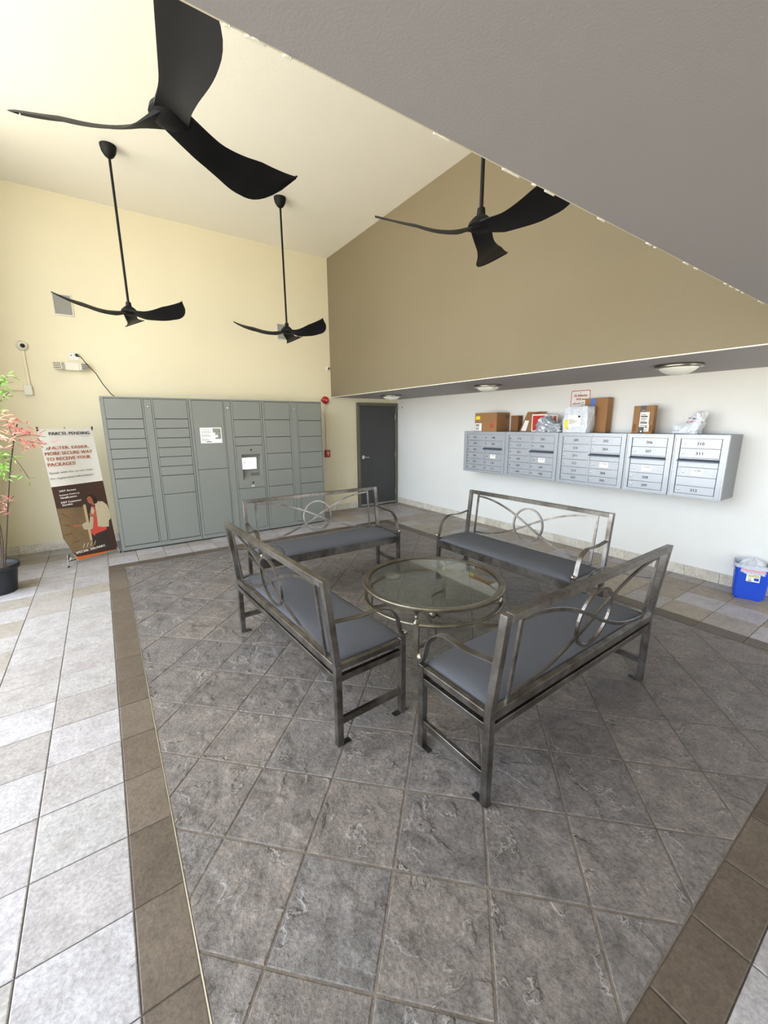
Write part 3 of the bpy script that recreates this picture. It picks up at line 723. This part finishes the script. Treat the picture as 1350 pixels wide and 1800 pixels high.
# ---------------------------------------------------------------- table
TC = (2.0, 2.245); RL = .525
t = thing('coffee_table', 'round glass-topped coffee table between the four benches', 'table', (TC[0], TC[1], 0))
def ringprof(ri, ro, z0, z1, n=72, ch=.006):
    pr = [(ri,z0),(ro-ch,z0),(ro,z0+ch),(ro,z1-ch),(ro-ch,z1),(ri+ch,z1),(ri,z1-ch*.6),(ri,z0)]
    return MB().lathe(pr, (0,0,0), n)
ringprof(.503,.548,.442,.466).build('top_rim', M['tmetal'], t, smooth=True)
ringprof(.496,.5045,.440,.457,ch=.002).build('glass_channel', M['dark'], t, smooth=True)
MB().lathe([(.0001,.450),(.500,.450),(.502,.452),(.502,.458),(.500,.460),(.0001,.460)], (0,0,0), 72).build('glass_top', M['glass'], t, smooth=True)
ringprof(.508,.542,.328,.347).build('lower_ring', M['tmetal'], t, smooth=True)
for k in range(4):
    a = math.radians(217+90*k); c, s = math.cos(a)*RL, math.sin(a)*RL
    def rot4(pts, a=a, c=c, s=s): return [(c+x*math.cos(a)-y*math.sin(a), s+x*math.sin(a)+y*math.cos(a), z) for x, y, z in pts]
    mb = MB()
    secs = [(.018,0),(.021,.0),(.021,.028),(.016,.030),(.0165,.032),(.019,.333)]
    vs = []
    for w, z in secs: vs += rot4([(-w,-w,z),(w,-w,z),(w,w,z),(-w,w,z)])
    fs = [(0,3,2,1),(20,21,22,23)]+[(4*i+j,4*i+(j+1)%4,4*i+4+(j+1)%4,4*i+4+j) for i in range(5) for j in range(4)]
    lg = mb.add(vs, fs).build('leg', M['tmetal'], t)
    MB().lathe([(.0001,.346),(.024,.346),(.025,.352),(.018,.362),(.010,.372),(.009,.378),(.014,.384),(.0165,.391),(.014,.398),(.009,.404),(.009,.410),(.013,.420),(.021,.432),(.022,.441),(.0001,.441)], (c,s,0), 20).build('finial', M['tmetal'], lg, smooth=True)
# two C scrolls joined at the centre by a ball
def cscroll(P0, P1, P2, P3, P4):
    P = [P0, P1, P2, P3, P4]; out = []
    for i in range(4):
        p0 = P[max(i-1,0)]; p1 = P[i]; p2 = P[i+1]; p3 = P[min(i+2,4)]
        for k in range(8):
            u = k/8; out.append(tuple(.5*((2*p1[c])+(-p0[c]+p2[c])*u+(2*p0[c]-5*p1[c]+4*p2[c]-p3[c])*u*u+(-p0[c]+3*p1[c]-3*p2[c]+p3[c])*u**3) for c in (0,1)))
    out.append(P4); return [(p[0], p[1], .15) for p in out]
L4 = [(RL*.97*math.cos(math.radians(217+90*k)), RL*.97*math.sin(math.radians(217+90*k))) for k in range(4)]  # near, right, far, left
def rel(p): return (p[0]-TC[0]-.01, p[1]-TC[1]-.01)
s1 = cscroll(L4[3], rel((1.87,2.575)), rel((1.965,2.26)), rel((1.83,2.005)), L4[0])
s2_ = cscroll(L4[2], rel((2.23,2.52)), rel((2.055,2.24)), rel((2.15,1.96)), L4[1])
for s_ in (s1, s2_): MB().bar(s_, .014, .024).build('scroll', M['tmetal'], t, smooth=False)
MB().ball((.015,.015,.15), .031, 20).build('centre_ball', M['tmetal'], t, smooth=True)

# ---------------------------------------------------------------- ceiling fans
def make_fan():
    t = thing('ceiling_fan', '', 'fan'); zb = 2.87
    MB().lathe([(.0001,CE-.115),(.016,CE-.115),(.042,CE-.095),(.064,CE-.06),(.074,CE-.02),(.076,CE-.001),(.0001,CE-.001)], (0,0,0), 26).build('canopy', M['fan'], t, smooth=True)
    MB().tube([(0,0,CE-.11),(0,0,zb+.06)], .0125, 12).build('downrod', M['fan'], t, smooth=True)
    MB().lathe([(.0001,zb-.034),(.035,zb-.031),(.065,zb-.020),(.082,zb-.002),(.076,zb+.018),(.05,zb+.045),(.028,zb+.06),(.024,zb+.10),(.0001,zb+.10)], (0,0,0), 26).build('motor_hub', M['fan'], t, smooth=True)
    for k in range(3):
        A = math.radians(120*k); vs = []; n, q = 22, 7
        for side in (1, -1):
            for i in range(n+1):
                s = i/n; r = .01+.66*s
                if s < .22: ch = .128-.006*math.sin(s/.22*math.pi/2)
                elif s < .72: ch = .122+.083*(.5-.5*math.cos((s-.22)/.5*math.pi))
                else: ch = .205*max(.05, (1-((s-.72)/.28)**2.2)**.62)
                cw = -.066+.022*min(1,s/.3)
                pit = -math.radians(34-12*s)*(min(1, s*4+.15))
                zz = zb-.004-.022*math.sin(min(1,s*1.6)*math.pi)+.055*s**3
                for j in range(q+1):
                    v = j/q; off = cw+ch*v; cam_ = .010*math.sin(math.pi*v)
                    th = .008*math.sin(math.pi*v)**.5*(1-.6*s)+.0012+.022*max(0,1-s/.3)**2
                    x = r+(.0 if v > .1 else 0); y = off*math.cos(pit); z = zz+(off+.02)*math.sin(pit)+cam_+side*th*.5
                    vs.append((x*math.cos(A)-y*math.sin(A), x*math.sin(A)+y*math.cos(A), z))
        Q = (n+1)*(q+1); fs = []
        for i in range(n):
            for j in range(q):
                a = i*(q+1)+j; f = (a, a+q+1, a+q+2, a+1); fs += [f, tuple(x+Q for x in f[::-1])]
        rg = [j for j in range(q+1)]+[i*(q+1)+q for i in range(1,n+1)]+[n*(q+1)+j for j in range(q-1,-1,-1)]+[i*(q+1) for i in range(n-1,0,-1)]
        fs += [(rg[i], rg[(i+1)%len(rg)], Q+rg[(i+1)%len(rg)], Q+rg[i]) for i in range(len(rg))]
        MB().add(vs, fs).build('blade', M['fan'], t, smooth=True)
    return t
f0 = make_fan()
for i, (x, y, a, lab) in enumerate(((.40,2.08,22,'nearest black three-blade ceiling fan, at top left, one blade overhead'),(.44,5.55,76,'black ceiling fan on a long rod, left of the two before the locker wall'),
    (2.24,5.52,52,'black ceiling fan on a long rod, right of the two before the locker wall'),(2.16,2.035,28,'black ceiling fan in front of the taupe upper wall'))):
    o = f0 if i == 0 else copy_tree(f0)
    o.location = (x, y, 0); o.rotation_euler = (0,0,math.radians(a)); tag(o, lab, 'fan', 'black ceiling fans')

# ---------------------------------------------------------------- flush lights
def make_light():
    t = thing('flush_light', '', 'lamp')
    MB().lathe([(.0001,0),(.176,0),(.180,-.008),(.178,-.022),(.168,-.030),(.150,-.030),(.150,-.012),(.0001,-.012)], (0,0,0), 40).build('rim', M['nickel'], t, smooth=True)
    MB().lathe([(.0001,-.088),(.04,-.085),(.085,-.073),(.122,-.052),(.147,-.026),(.149,-.014),(.0001,-.014)], (0,0,0), 40).build('glass_dome', M['dome'], t, smooth=True)
    return t
l0 = make_light()
for i, (x, y, lab) in enumerate(((4.25,5.93,'flush ceiling light with frosted dome near the door'),(4.25,3.77,'flush ceiling light with frosted dome, middle one above the mailboxes'),(4.21,1.595,'flush ceiling light with frosted dome, nearest one'))):
    o = l0 if i == 0 else copy_tree(l0)
    o.location = (x, y, S); tag(o, lab, 'lamp', 'flush ceiling lights')

# ---------------------------------------------------------------- small things on the locker wall
for x, lab in ((-.285,'grey square speaker grille on the wall, at left'),(2.625,'grey square speaker grille behind the right-hand fan')):
    t = thing('wall_speaker', lab, 'speaker', (x, D, 3.03), 0, 'wall speakers')
    MB().box(0,.21,-.012,-.001,0,.26).build('bezel', M['white'], t, bevel=.002)
    MB().box(.016,.194,-.017,-.012,.016,.244).build('grille', M['grille'], t, bevel=.003)
def dome_cam(x, y, z, r, lab, face='y', sg=-1):
    t = thing('dome_camera', lab, 'camera', (x, y, z), 0 if face == 'y' else -math.pi/2)
    MB().lathe([(.0001,-r*.75),(r*.5,-r*.72),(r*.85,-r*.45),(r,-r*.15),(r,-.001),(.0001,-.001)], (0,0,0), 24, 'y').build('housing', M['white'], t, smooth=True)
    MB().ball((r*.12,-r*.62,-.002), r*.42, 16).build('lens_ball', M['lens'], t, smooth=True)
dome_cam(-.651, D, 2.625, .062, 'white round security camera above the conduit at left')
dome_cam(3.545, D, 2.634, .040, 'small white security camera beside the taupe wall corner')
dome_cam(WR, 6.72, 1.972, .028, 'tiny round camera on the wall beside the dark door', 'x')
t = thing('conduit', 'cream wall conduit running from the left camera to a small junction box', 'conduit', (0, D, 0))
MB().box(-.668,-.638,-.022,-.001,2.16,2.565).build('vertical_channel', M['cream'], t, bevel=.003)
MB().box(-1.19,-.71,-.022,-.001,2.088,2.112).build('horizontal_channel', M['cream'], t, bevel=.003)
MB().box(-.71,-.628,-.045,-.001,2.035,2.16).build('junction_box', M['white'], t, bevel=.005)
t = thing('wall_outlet', 'white double outlet plate with a black plug in it', 'outlet', (-.213, D, 2.487))
MB().box(0,.125,-.008,-.001,0,.108).build('plate', M['white'], t, bevel=.003)
for x in (.018,.072): MB().box(x,x+.036,-.010,-.008,.02,.088).build('socket', M['paper'], t, bevel=.002)
MB().box(.026,.046,-.0112,-.0100,.058,.072).build('slot', M['dframe'], t)
t = thing('power_cord', 'black power cord hanging from the outlet to the locker top', 'cord', (0, 0, 0))
MB().lathe([(.0001,-.045),(.013,-.042),(.020,-.02),(.020,0)], (-.118,D-.010,2.558), 14, 'y').build('plug', M['black'], t, smooth=True)
MB().tube([(-.118,D-.05,2.556),(-.07,D-.12,2.52),(-.02,D-.135,2.43),(.06,D-.13,2.33),(.12,D-.10,2.20),(.19,D-.14,2.08),(.24,D-.25,2.017),(.30,D-.45,2.0125)], .0055, 8).build('cable', M['black'], t, smooth=True)
t = thing('emergency_light', 'white emergency light with two lamp heads below the outlet', 'lamp', (-.285, D, 2.36))
MB().box(0,.20,-.055,-.001,0,.10).build('housing', M['white'], t, bevel=.006)
for s, x in ((-1,-.035),(1,.225)):
    h = thing('lamp_head', None, None, (x, -.065, .05), s*.5); h.parent = t
    MB().box(-.05,.05,-.03,.03,-.045,.045).build('lamp_shell', M['white'], h, bevel=.012, seg=2)
    mb = MB()
    for i in range(4):
        for j in range(3): mb.box(-.042+i*.022,-.042+i*.022+.017,-.034,-.029,-.036+j*.026,-.036+j*.026+.019)
    mb.build('led_cells', M['chrome' if s < 0 else 'grille'], h)
t = thing('fire_bell', 'round red fire bell at the upper corner of the lockers', 'bell', (3.468, D, 2.078))
MB().lathe([(.0001,-.075),(.028,-.072),(.052,-.055),(.068,-.028),(.07,-.014),(.0001,-.014)], (0,0,0), 28, 'y').build('gong', M['red'], t, smooth=True)
MB().box(-.045,.045,-.014,-.001,-.045,.045).build('back_box', M['red'], t)
MB().lathe([(.0001,-.082),(.010,-.080),(.013,-.073)], (0,0,0), 14, 'y').build('bolt', M['chrome'], t, smooth=True)
MB().box(-.095,-.06,-.03,-.01,-.008,.008).build('striker', M['red'], t)
t = thing('fire_alarm_pull', 'red fire alarm pull station on the wall beside the lockers', 'alarm', (3.418, D, 1.045))
MB().box(0,.10,-.05,-.001,0,.135).build('housing', M['red'], t, bevel=.005)
mb = MB(); text(mb,'FIRE',(.025,-.0515,.108),(1,0,0),(0,0,1),width=.05,height=.014,bold=.0008); mb.build('lettering', M['paper'], t)
MB().box(.025,.078,-.058,-.05,.072,.086).box(.044,.058,-.056,-.05,.03,.072).build('pull_handle', M['paper'], t, bevel=.001)
t = thing('alarm_conduit', 'cream conduit joining the red bell and pull station', 'conduit', (3.452, D, 1.18))
MB().box(0,.03,-.022,-.001,0,.82).build('channel', M['cream'], t, bevel=.004)

# ---------------------------------------------------------------- banner
Bp = Vector((.004, 6.263, .05)); bd = Vector((-.83638, -.54815, 0)).normalized(); bn = Vector((-.548,.836,0)).normalized()
TP = Bp+bn*.14+Vector((0,0,1.58)); bu = (TP-Bp).normalized(); br_ = -bd; bN = br_.cross(bu).normalized()
if bN.y > 0: bN = -bN
O_ = Bp+bd*.6   # lower left corner, s runs right along br_
t = thing('banner_stand', 'leaning printed banner on a tripod stand beside the lockers', 'banner')
t.location = (O_.x, O_.y, 0)
def Q(s, v, off=0): 
    fold = .012*math.sin(s*9+.4)*math.sin(math.pi*min(1,max(0,v/1.577)))
    p = O_+br_*s+bu*v+bN*(fold+off); return (p.x-O_.x, p.y-O_.y, p.z)
def sheetpoly(x0, x1, v0f, v1f, n, m_, name, off, par=None):
    vs = []; k = 18
    for i in range(k+1):
        s = x0+(x1-x0)*i/k; a, b2 = v0f(s), v1f(s)
        for j in range(n+1): vs.append(Q(s, a+(b2-a)*j/n, off))
    fs = [(i*(n+1)+j, (i+1)*(n+1)+j, (i+1)*(n+1)+j+1, i*(n+1)+j+1) for i in range(k) for j in range(n)]
    return MB().add(vs, fs).build(name, m_, par or t, smooth=True)
cut = lambda s: max(0.0, .30-s*3.0) if s < .1 else 0.0     # folded lower left corner
bot = lambda s: max(cut(s)+.0, .075-.11*(s-.1) if s > .09 else 0)*0+cut(s)
sh = sheetpoly(0, .6, bot, lambda s: 1.577, 20, M['ban'], 'sheet', 0)
sheetpoly(0, .6, lambda s: max(bot(s), .055-.07*(s-.05)/.55), lambda s: .915, 14, M['banb'], 'photo_print', .0018, sh)
sheetpoly(.075, .6, lambda s: bot(s), lambda s: .052-.05*(s-.05)/.55 if s > .09 else bot(s)+.001, 1, M['bano'], 'orange_strip', .0030, sh)
sheetpoly(.005, .60*.52, lambda s: max(bot(s)+.002, .10), lambda s: .66-.1*s, 10, M['bant'], 'locker_print', .0026, sh)
def ppoly(pts, m_, name, off, par=sh):
    # pts given as (u from right, v)
    vs = [Q(.6-u, v, off) for u, v in pts]; return MB().add(vs, [tuple(range(len(vs)))]).build(name, m_, par)
ppoly([(.305,.655),(.272,.655),(.285,.20),(.315,.20)], M['banl'], 'post_print', .0034)
ppoly([(.575,.47),(.51,.44),(.51,.434),(.575,.464)], M['banb'], 'handle_print', .0034)
ppoly([(.56,.60),(.50,.54),(.50,.534),(.56,.592)], M['banb'], 'handle_print', .0034)
ppoly([(.58,.34),(.50,.345),(.50,.339),(.58,.334)], M['banb'], 'handle_print', .0034)
ppoly([(.51,.23),(.44,.235),(.44,.229),(.51,.224)], M['banb'], 'handle_print', .0034)
ppoly([(.27,.26),(.26,.12),(.24,.05),(.06,.03),(.075,.29)], M['pants'], 'trousers_print', .0040)
ppoly([(.215,.62),(.235,.50),(.27,.33),(.285,.30),(.25,.245),(.19,.235),(.12,.26),(.08,.30),(.12,.42),(.15,.60)], M['coral'], 'top_print', .0046)
ppoly([(.16,.655),(.12,.665),(.06,.655),(.015,.60),(.0,.50),(.005,.42),(.035,.395),(.05,.32),(.12,.33),(.195,.355),(.19,.45),(.165,.55)], M['jack'], 'jacket_print', .0052)
ppoly([(.225,.58),(.20,.62),(.18,.56),(.215,.46),(.25,.345),(.29,.33),(.275,.42)], M['jack'], 'jacket_front_print', .0052)
ppoly([(.47,.432),(.475,.415),(.44,.405),(.39,.395),(.35,.40),(.35,.425),(.40,.428),(.44,.44)], M['skin'], 'hand_print', .0052)
ppoly([(.37,.42),(.36,.36),(.33,.345),(.29,.34),(.27,.40),(.285,.43),(.32,.44)], M['jack'], 'sleeve_print', .0058)
ppoly([(.262,.525),(.24,.535),(.19,.505),(.17,.485),(.19,.47),(.25,.495)], M['skin'], 'hand_print', .0060)
ppoly([(.245,.735),(.215,.765),(.17,.765),(.135,.73),(.115,.68),(.13,.645),(.165,.64),(.20,.66)], M['hair'], 'hair_print', .0054)
ppoly([(.243,.725),(.225,.742),(.20,.745),(.18,.72),(.175,.68),(.165,.63),(.19,.62),(.20,.645),(.222,.655),(.24,.68)], M['skin'], 'face_print', .0060)
for a, b2 in (((.228,.700),(.215,.704)),((.202,.706),(.188,.709))): ppoly([a, b2, (b2[0],b2[1]+.004), (a[0],a[1]+.004)], M['hair'], 'eye_print', .0066)
ppoly([(.225,.668),(.208,.671),(.208,.676),(.225,.673)], M['coral'], 'mouth_print', .0066)
ppoly([(.10,.53),(.03,.53),(.03,.527),(.10,.525)], M['banl'], 'pocket_print', .0058)
def btext(body, u, v, w, h, m_, name, bold=.001, v2=None):
    mb = MB(); text(mb, body, (0,0,0), (1,0,0), (0,1,0), width=w, height=h, bold=bold)
    mb.v = [Q(.6-u+p[0], v+p[1]+((v2-v)*p[0]/w if v2 else 0), .0062) for p in mb.v]
    return mb.build(name, m_, sh)
btext('PARCEL PENDING', .497, 1.505, .452, .036, M['ink'], 'brand_lettering', .0015)
btext('by Quadient', .150, 1.478, .10, .012, M['inkgrey'], 'brand_lettering', .0004)
btext('A', .567, 1.338, .035, .030, M['inkgrey'], 'headline_lettering', .001)
for body, u, v, w in (('FASTER, EASIER,',.532,1.337,.445),('MORE SECURE WAY',.585,1.276,.53),('TO RECEIVE YOUR',.585,1.213,.495),('PACKAGES!',.583,1.150,.30)):
    btext(body, u, v, w, .038, M['banr'], 'headline_lettering', .0018)
btext('Speak with the on-site team', .588, 1.055, .495, .030, M['inkgrey'], 'body_lettering', .0005)
btext('for registration information!', .590, .992, .49, .030, M['inkgrey'], 'body_lettering', .0005)
for body, u, v, w in (('24/7 Access',.535,.845,.185),('Instant Delivery',.540,.795,.225),('Notifications',.535,.765,.18),('24/7 Customer',.545,.71,.235),('Service',.535,.68,.11)):
    btext(body, u, v, w, .022, M['paper'], 'list_lettering', .0012)
btext('SPECIAL. DELIVERY.', .505, .082, .36, .026, M['paper'], 'slogan_lettering', .0018)
for k in range(4):
    u = .418-.045*k; ppoly([(u,.135),(u-.006,.135),(u-.034,.185),(u-.028,.185)], M['paper'], 'slash_mark', .0062)
mt = M['nickel']; base = lambda s, v, o=0: Vector(Q(s, v, 0))+bN*o
pr = lambda s, v, o: tuple(base(s, v)+bN*o)
MB().tube([pr(.3,.02,-.03), pr(.3,1.6,-.03)], .008, 10).build('pole', mt, t, smooth=True)
for s in (0.0, .6): 
    MB().tube([pr(.3,1.30,-.03), pr(s,1.585,-.008)], .004, 8).build('arm', M['black'], t, smooth=True)
    MB().tube([pr(s,1.555,-.004), pr(s,1.60,.006)], .009, 8).build('top_clip', M['black'], t, smooth=True)
def foot(p, q, nm='foot_leg'):
    p = Vector(p); q = Vector(q)
    o = MB().tube([tuple(p), tuple(p+(q-p)*.97)], .006, 8).build(nm, mt, t, smooth=True)
    MB().ball(tuple(q+Vector((0,0,.012))), .012, 12).build('rubber_tip', M['black'], o, smooth=True)
hub = Vector(pr(.3,.30,-.03))
MB().tube([pr(.0,.02,-.010), pr(.6,.02,-.010)], .006, 8).build('bottom_bar', M['black'], t, smooth=True)
foot(pr(.012,.10,-.012), (-.506-O_.x, 5.915-O_.y, 0)); foot(pr(.592,.05,-.012), (.030-O_.x, 6.235-O_.y, 0)); foot(hub, tuple(Vector((hub.x, hub.y, 0))-bN*.34+Vector((.0,0,0))))
MB().tube([tuple(hub+Vector((0,0,-.03))), tuple(hub+Vector((0,0,.03)))], .014, 12).build('hub', M['black'], t, smooth=True)
ppoly([(.597,.075),(.562,.055),(.590,.022)], M['paper'], 'corner_tab', .004)
MB().tube([pr(.0,.04,.004),pr(.02,.10,.004)], .008, 8).build('corner_clip', M['black'], t, smooth=True)

# ---------------------------------------------------------------- recycling bin
t = thing('recycling_bin', 'blue waste bin with clear liner and white label, against the right wall', 'bin', (4.806, 1.08, 0), math.atan2(-.178,.054))
def rr(w0, d0, w1, d1, h, r=.03, n=5):
    vs = []; secs = [(0,0),(.02,0),(.5,.5),(1,1)]
    prof = [(0, 0),(.03,.03),(.5,.5),(1,1)]
    for z, k in prof:
        w = w0+(w1-w0)*k; d = d0+(d1-d0)*k; p = rrect(-w/2,w/2,-d/2,d/2,r,n); vs.append([(x,y,z*h) for x,y in p])
    return vs
secs = rr(.19,.235,.262,.285,.305); k = len(secs[0])
def offs(sec): return [(p[0]+.095,p[1]+.125,p[2]) for p in sec]
mb = MB(); vs = [p for s_ in secs for p in offs(s_)]
inner = [[(x*.965,y*.965,z) for x,y,z in secs[-1]], [(x*.86,y*.86,.02) for x,y,z in secs[-1]]]
vs += [p for s_ in inner for p in offs(s_)]
fs = [tuple(range(k-1,-1,-1))]+[(i*k+j,i*k+(j+1)%k,(i+1)*k+(j+1)%k,(i+1)*k+j) for i in range(5) for j in range(k)]+[tuple(5*k+j for j in range(k))]
MB().add(vs, fs).build('tub', M['blue'], t, smooth=True)
def skirt(z0, z1, k0, k1, amp, m_, name, seed, par=None):
    rnd = random.Random(seed); n = 72; vs = []
    for q in range(5):
        u = q/4
        for i in range(n):
            a = 2*math.pi*i/n; ca, sa = math.cos(a), math.sin(a)
            e = 1/max(abs(ca)**4+abs(sa)**4, 1e-6)**.25; kk = k0+(k1-k0)*u+amp*math.sin(i*2.1+seed)*math.sin(i*.73)*(.3+u)
            vs.append((.095+.131*kk*e*ca, .125+.1425*kk*e*sa, z0+(z1-z0)*u+amp*.25*math.sin(i*1.3+seed)))
    fs = [(q*n+i,q*n+(i+1)%n,(q+1)*n+(i+1)%n,(q+1)*n+i) for q in range(4) for i in range(n)]
    return MB().add(vs, fs).build(name, m_, par or t, smooth=True)
ln = skirt(.262,.335,1.03,1.03,.03,M['bag'],'liner_bag',2)
skirt(.335,.255,1.03,.93,.05,M['bag'],'liner_inner',5,ln)
skirt(.283,.303,1.045,1.045,.012,M['pink'],'drawstring',1,ln)
rnd = random.Random(9); vs = []; n, kk = 40, 14
for j in range(kk+1):
    b2 = math.pi/2*j/kk
    for i in range(n):
        a = 2*math.pi*i/n; f = 1+.05*math.sin(9*a+2*b2)*math.sin(b2*2)+.03*math.sin(17*a)
        vs.append((.095+.112*math.cos(a)*math.cos(b2)*f+.001, .125+.125*math.sin(a)*math.cos(b2)*f, .255+.115*math.sin(b2)*f))
rb_ = MB().add(vs, [(j*n+i,j*n+(i+1)%n,(j+1)*n+(i+1)%n,(j+1)*n+i) for j in range(kk) for i in range(n)]).build('rubbish_bag', M['poly'], t, smooth=True)
def face(x0,x1,z0,z1,off): # on the front wall (local y small side): front leans outward with height
    f = lambda z: .125-.5*(.235+(.05)*z/.305)-off
    return MB().add([(x0,f(z0),z0),(x1,f(z0),z0),(x1,f(z1),z1),(x0,f(z1),z1)], [(0,1,2,3)])
lb = face(.055,.15,.185,.263,.0015).build('label', M['paper'], t)
face(.062,.146,.232,.243,.0022).build('green_band', M['green'], lb); face(.11,.143,.197,.225,.0022).build('bin_picture', M['blue'], lb)
face(.066,.140,.249,.253,.0022).build('red_print', M['redink'], lb); 
mb = MB(); 
for a in range(3):
    c = (.08,.214); an = a*2.094
    pts = [(c[0]+.010*math.cos(an+q), c[1]+.010*math.sin(an+q)) for q in (0,.5,1.0,1.4)]
    inn = [(c[0]+.0065*math.cos(an+q), c[1]+.0065*math.sin(an+q)) for q in (1.4,1.0,.5,0)]
    f = lambda z: .125-.5*(.235+.05*z/.305)-.0022
    mb.add([(x,f(z),z) for x,z in pts+inn], [tuple(range(8))])
mb.build('recycling_arrows', M['ink'], lb)
face(.068,.094,.192,.199,.0022).build('small_print', M['ink'], lb)

# ---------------------------------------------------------------- potted plant
PX, PY = -1.045, 5.42
t = thing('potted_plant', 'artificial plant with pink and green leaves in a black pot', 'plant', (PX, PY, 0))
MB().lathe([(.0001,0),(.138,0),(.142,.006),(.168,.19),(.174,.235),(.186,.238),(.196,.25),(.196,.285),(.190,.292),(.180,.288),(.172,.25),(.0001,.25)], (0,0,0), 40).build('pot', M['pot'], t, smooth=True)
MB().lathe([(.0001,.262),(.09,.262),(.172,.255)], (0,0,0), 24).build('soil', M['soil'], t, smooth=True)
def wp(px, py, yy): # point on the plane y=yy seen at a photo pixel, relative to the pot
    d = cf+cr*((px-675)/FPX)-cu*((py-900)/FPX); p = Vector((0,0,CH))+d*(yy/d.y); return Vector((p.x-PX, p.y-PY, p.z))
stems = [([(6,985),(12,930),(14,880),(18,820),(24,775),(30,745)],PY),([(2,985),(-2,930),(-6,870),(-10,800),(-8,720),(0,672)],PY+.03),([(4,990),(4,950),(-4,905),(-10,870)],PY-.05)]
st = MB()
for pts, yy in stems:
    P3 = [wp(a, b2, yy) for a, b2 in pts]; P3[0] = Vector((P3[0].x, P3[0].y, .255)); st.tube([tuple(p) for p in P3], .0065, 7)
tips = [(wp(24,775,PY), wp(60,778,PY-.05)), (wp(20,800,PY), wp(52,842,PY-.06)), (wp(18,815,PY), wp(2,800,PY)), (wp(-8,720,PY+.03), wp(16,690,PY)), (wp(26,768,PY), wp(80,768,PY-.09)), (wp(12,900,PY), wp(24,872,PY-.05)), (wp(24,775,PY), wp(12,740,PY-.03))]
for a, b2 in tips: st.tube([tuple(a), tuple((a+b2)/2+Vector((0,0,.02))), tuple(b2)], .003, 6)
st.build('stem', M['stem'], t, smooth=True)
def leafmesh(name, mt_):
    L = .085; w = .0095; vs = [(0,0,0),(L*.3,w*.8,.004),(L*.6,w*.75,.003),(L,0,-.006),(L*.6,-w*.75,.003),(L*.3,-w*.8,.004),(L*.3,0,-.001),(L*.6,0,-.002)]
    me = bpy.data.meshes.new(name); me.from_pydata(vs, [], [(0,6,1),(1,6,7,2),(2,7,3),(0,5,6),(5,4,7,6),(4,3,7)]); me.materials.append(mt_); return me
lm = {k: leafmesh('leaf', M[k]) for k in ('leaf_g','leaf_p','leaf_c')}
rnd = random.Random(12)
def sprig(px, py, yy, kind, n, r, sc=1.0, jit=10):
    n = int(n*1.5)
    for _ in range(n):
        c = wp(px+rnd.gauss(0,jit), py+rnd.gauss(0,jit*.8), yy+rnd.uniform(-.07,.05))
        o = bpy.data.objects.new('leaf', lm[kind]); COL.objects.link(o); o.parent = t; o.location = c
        o.rotation_euler = (rnd.uniform(-1.2,1.2), rnd.uniform(-.9,.7), rnd.uniform(-3.1,3.1)); s = sc*rnd.uniform(.75,1.25); o.scale = (s,s,s)
for a in ((28,748,'leaf_p',16),(12,735,'leaf_c',12),(45,762,'leaf_p',14),(18,770,'leaf_c',16),(40,785,'leaf_p',8),(60,778,'leaf_p',9),(84,782,'leaf_p',5),(72,760,'leaf_p',5),(6,790,'leaf_c',6)): sprig(a[0],a[1],PY-.03,a[2],a[3],0,sc=.88, jit=7)
for a in ((5,668,14),(16,664,5),(2,690,9),(10,688,5),(3,800,18),(6,822,18),(10,838,7),(28,806,3),(28,824,3),(30,836,3),(46,842,5),(2,720,4)): sprig(a[0],a[1],PY,'leaf_g',a[2],0,sc=.88, jit=5.5)
for a in ((8,873,'leaf_p',7),(18,878,'leaf_c',7),(6,888,'leaf_p',8)): sprig(a[0],a[1],PY-.04,a[2],a[3],0,sc=.7, jit=5.5)
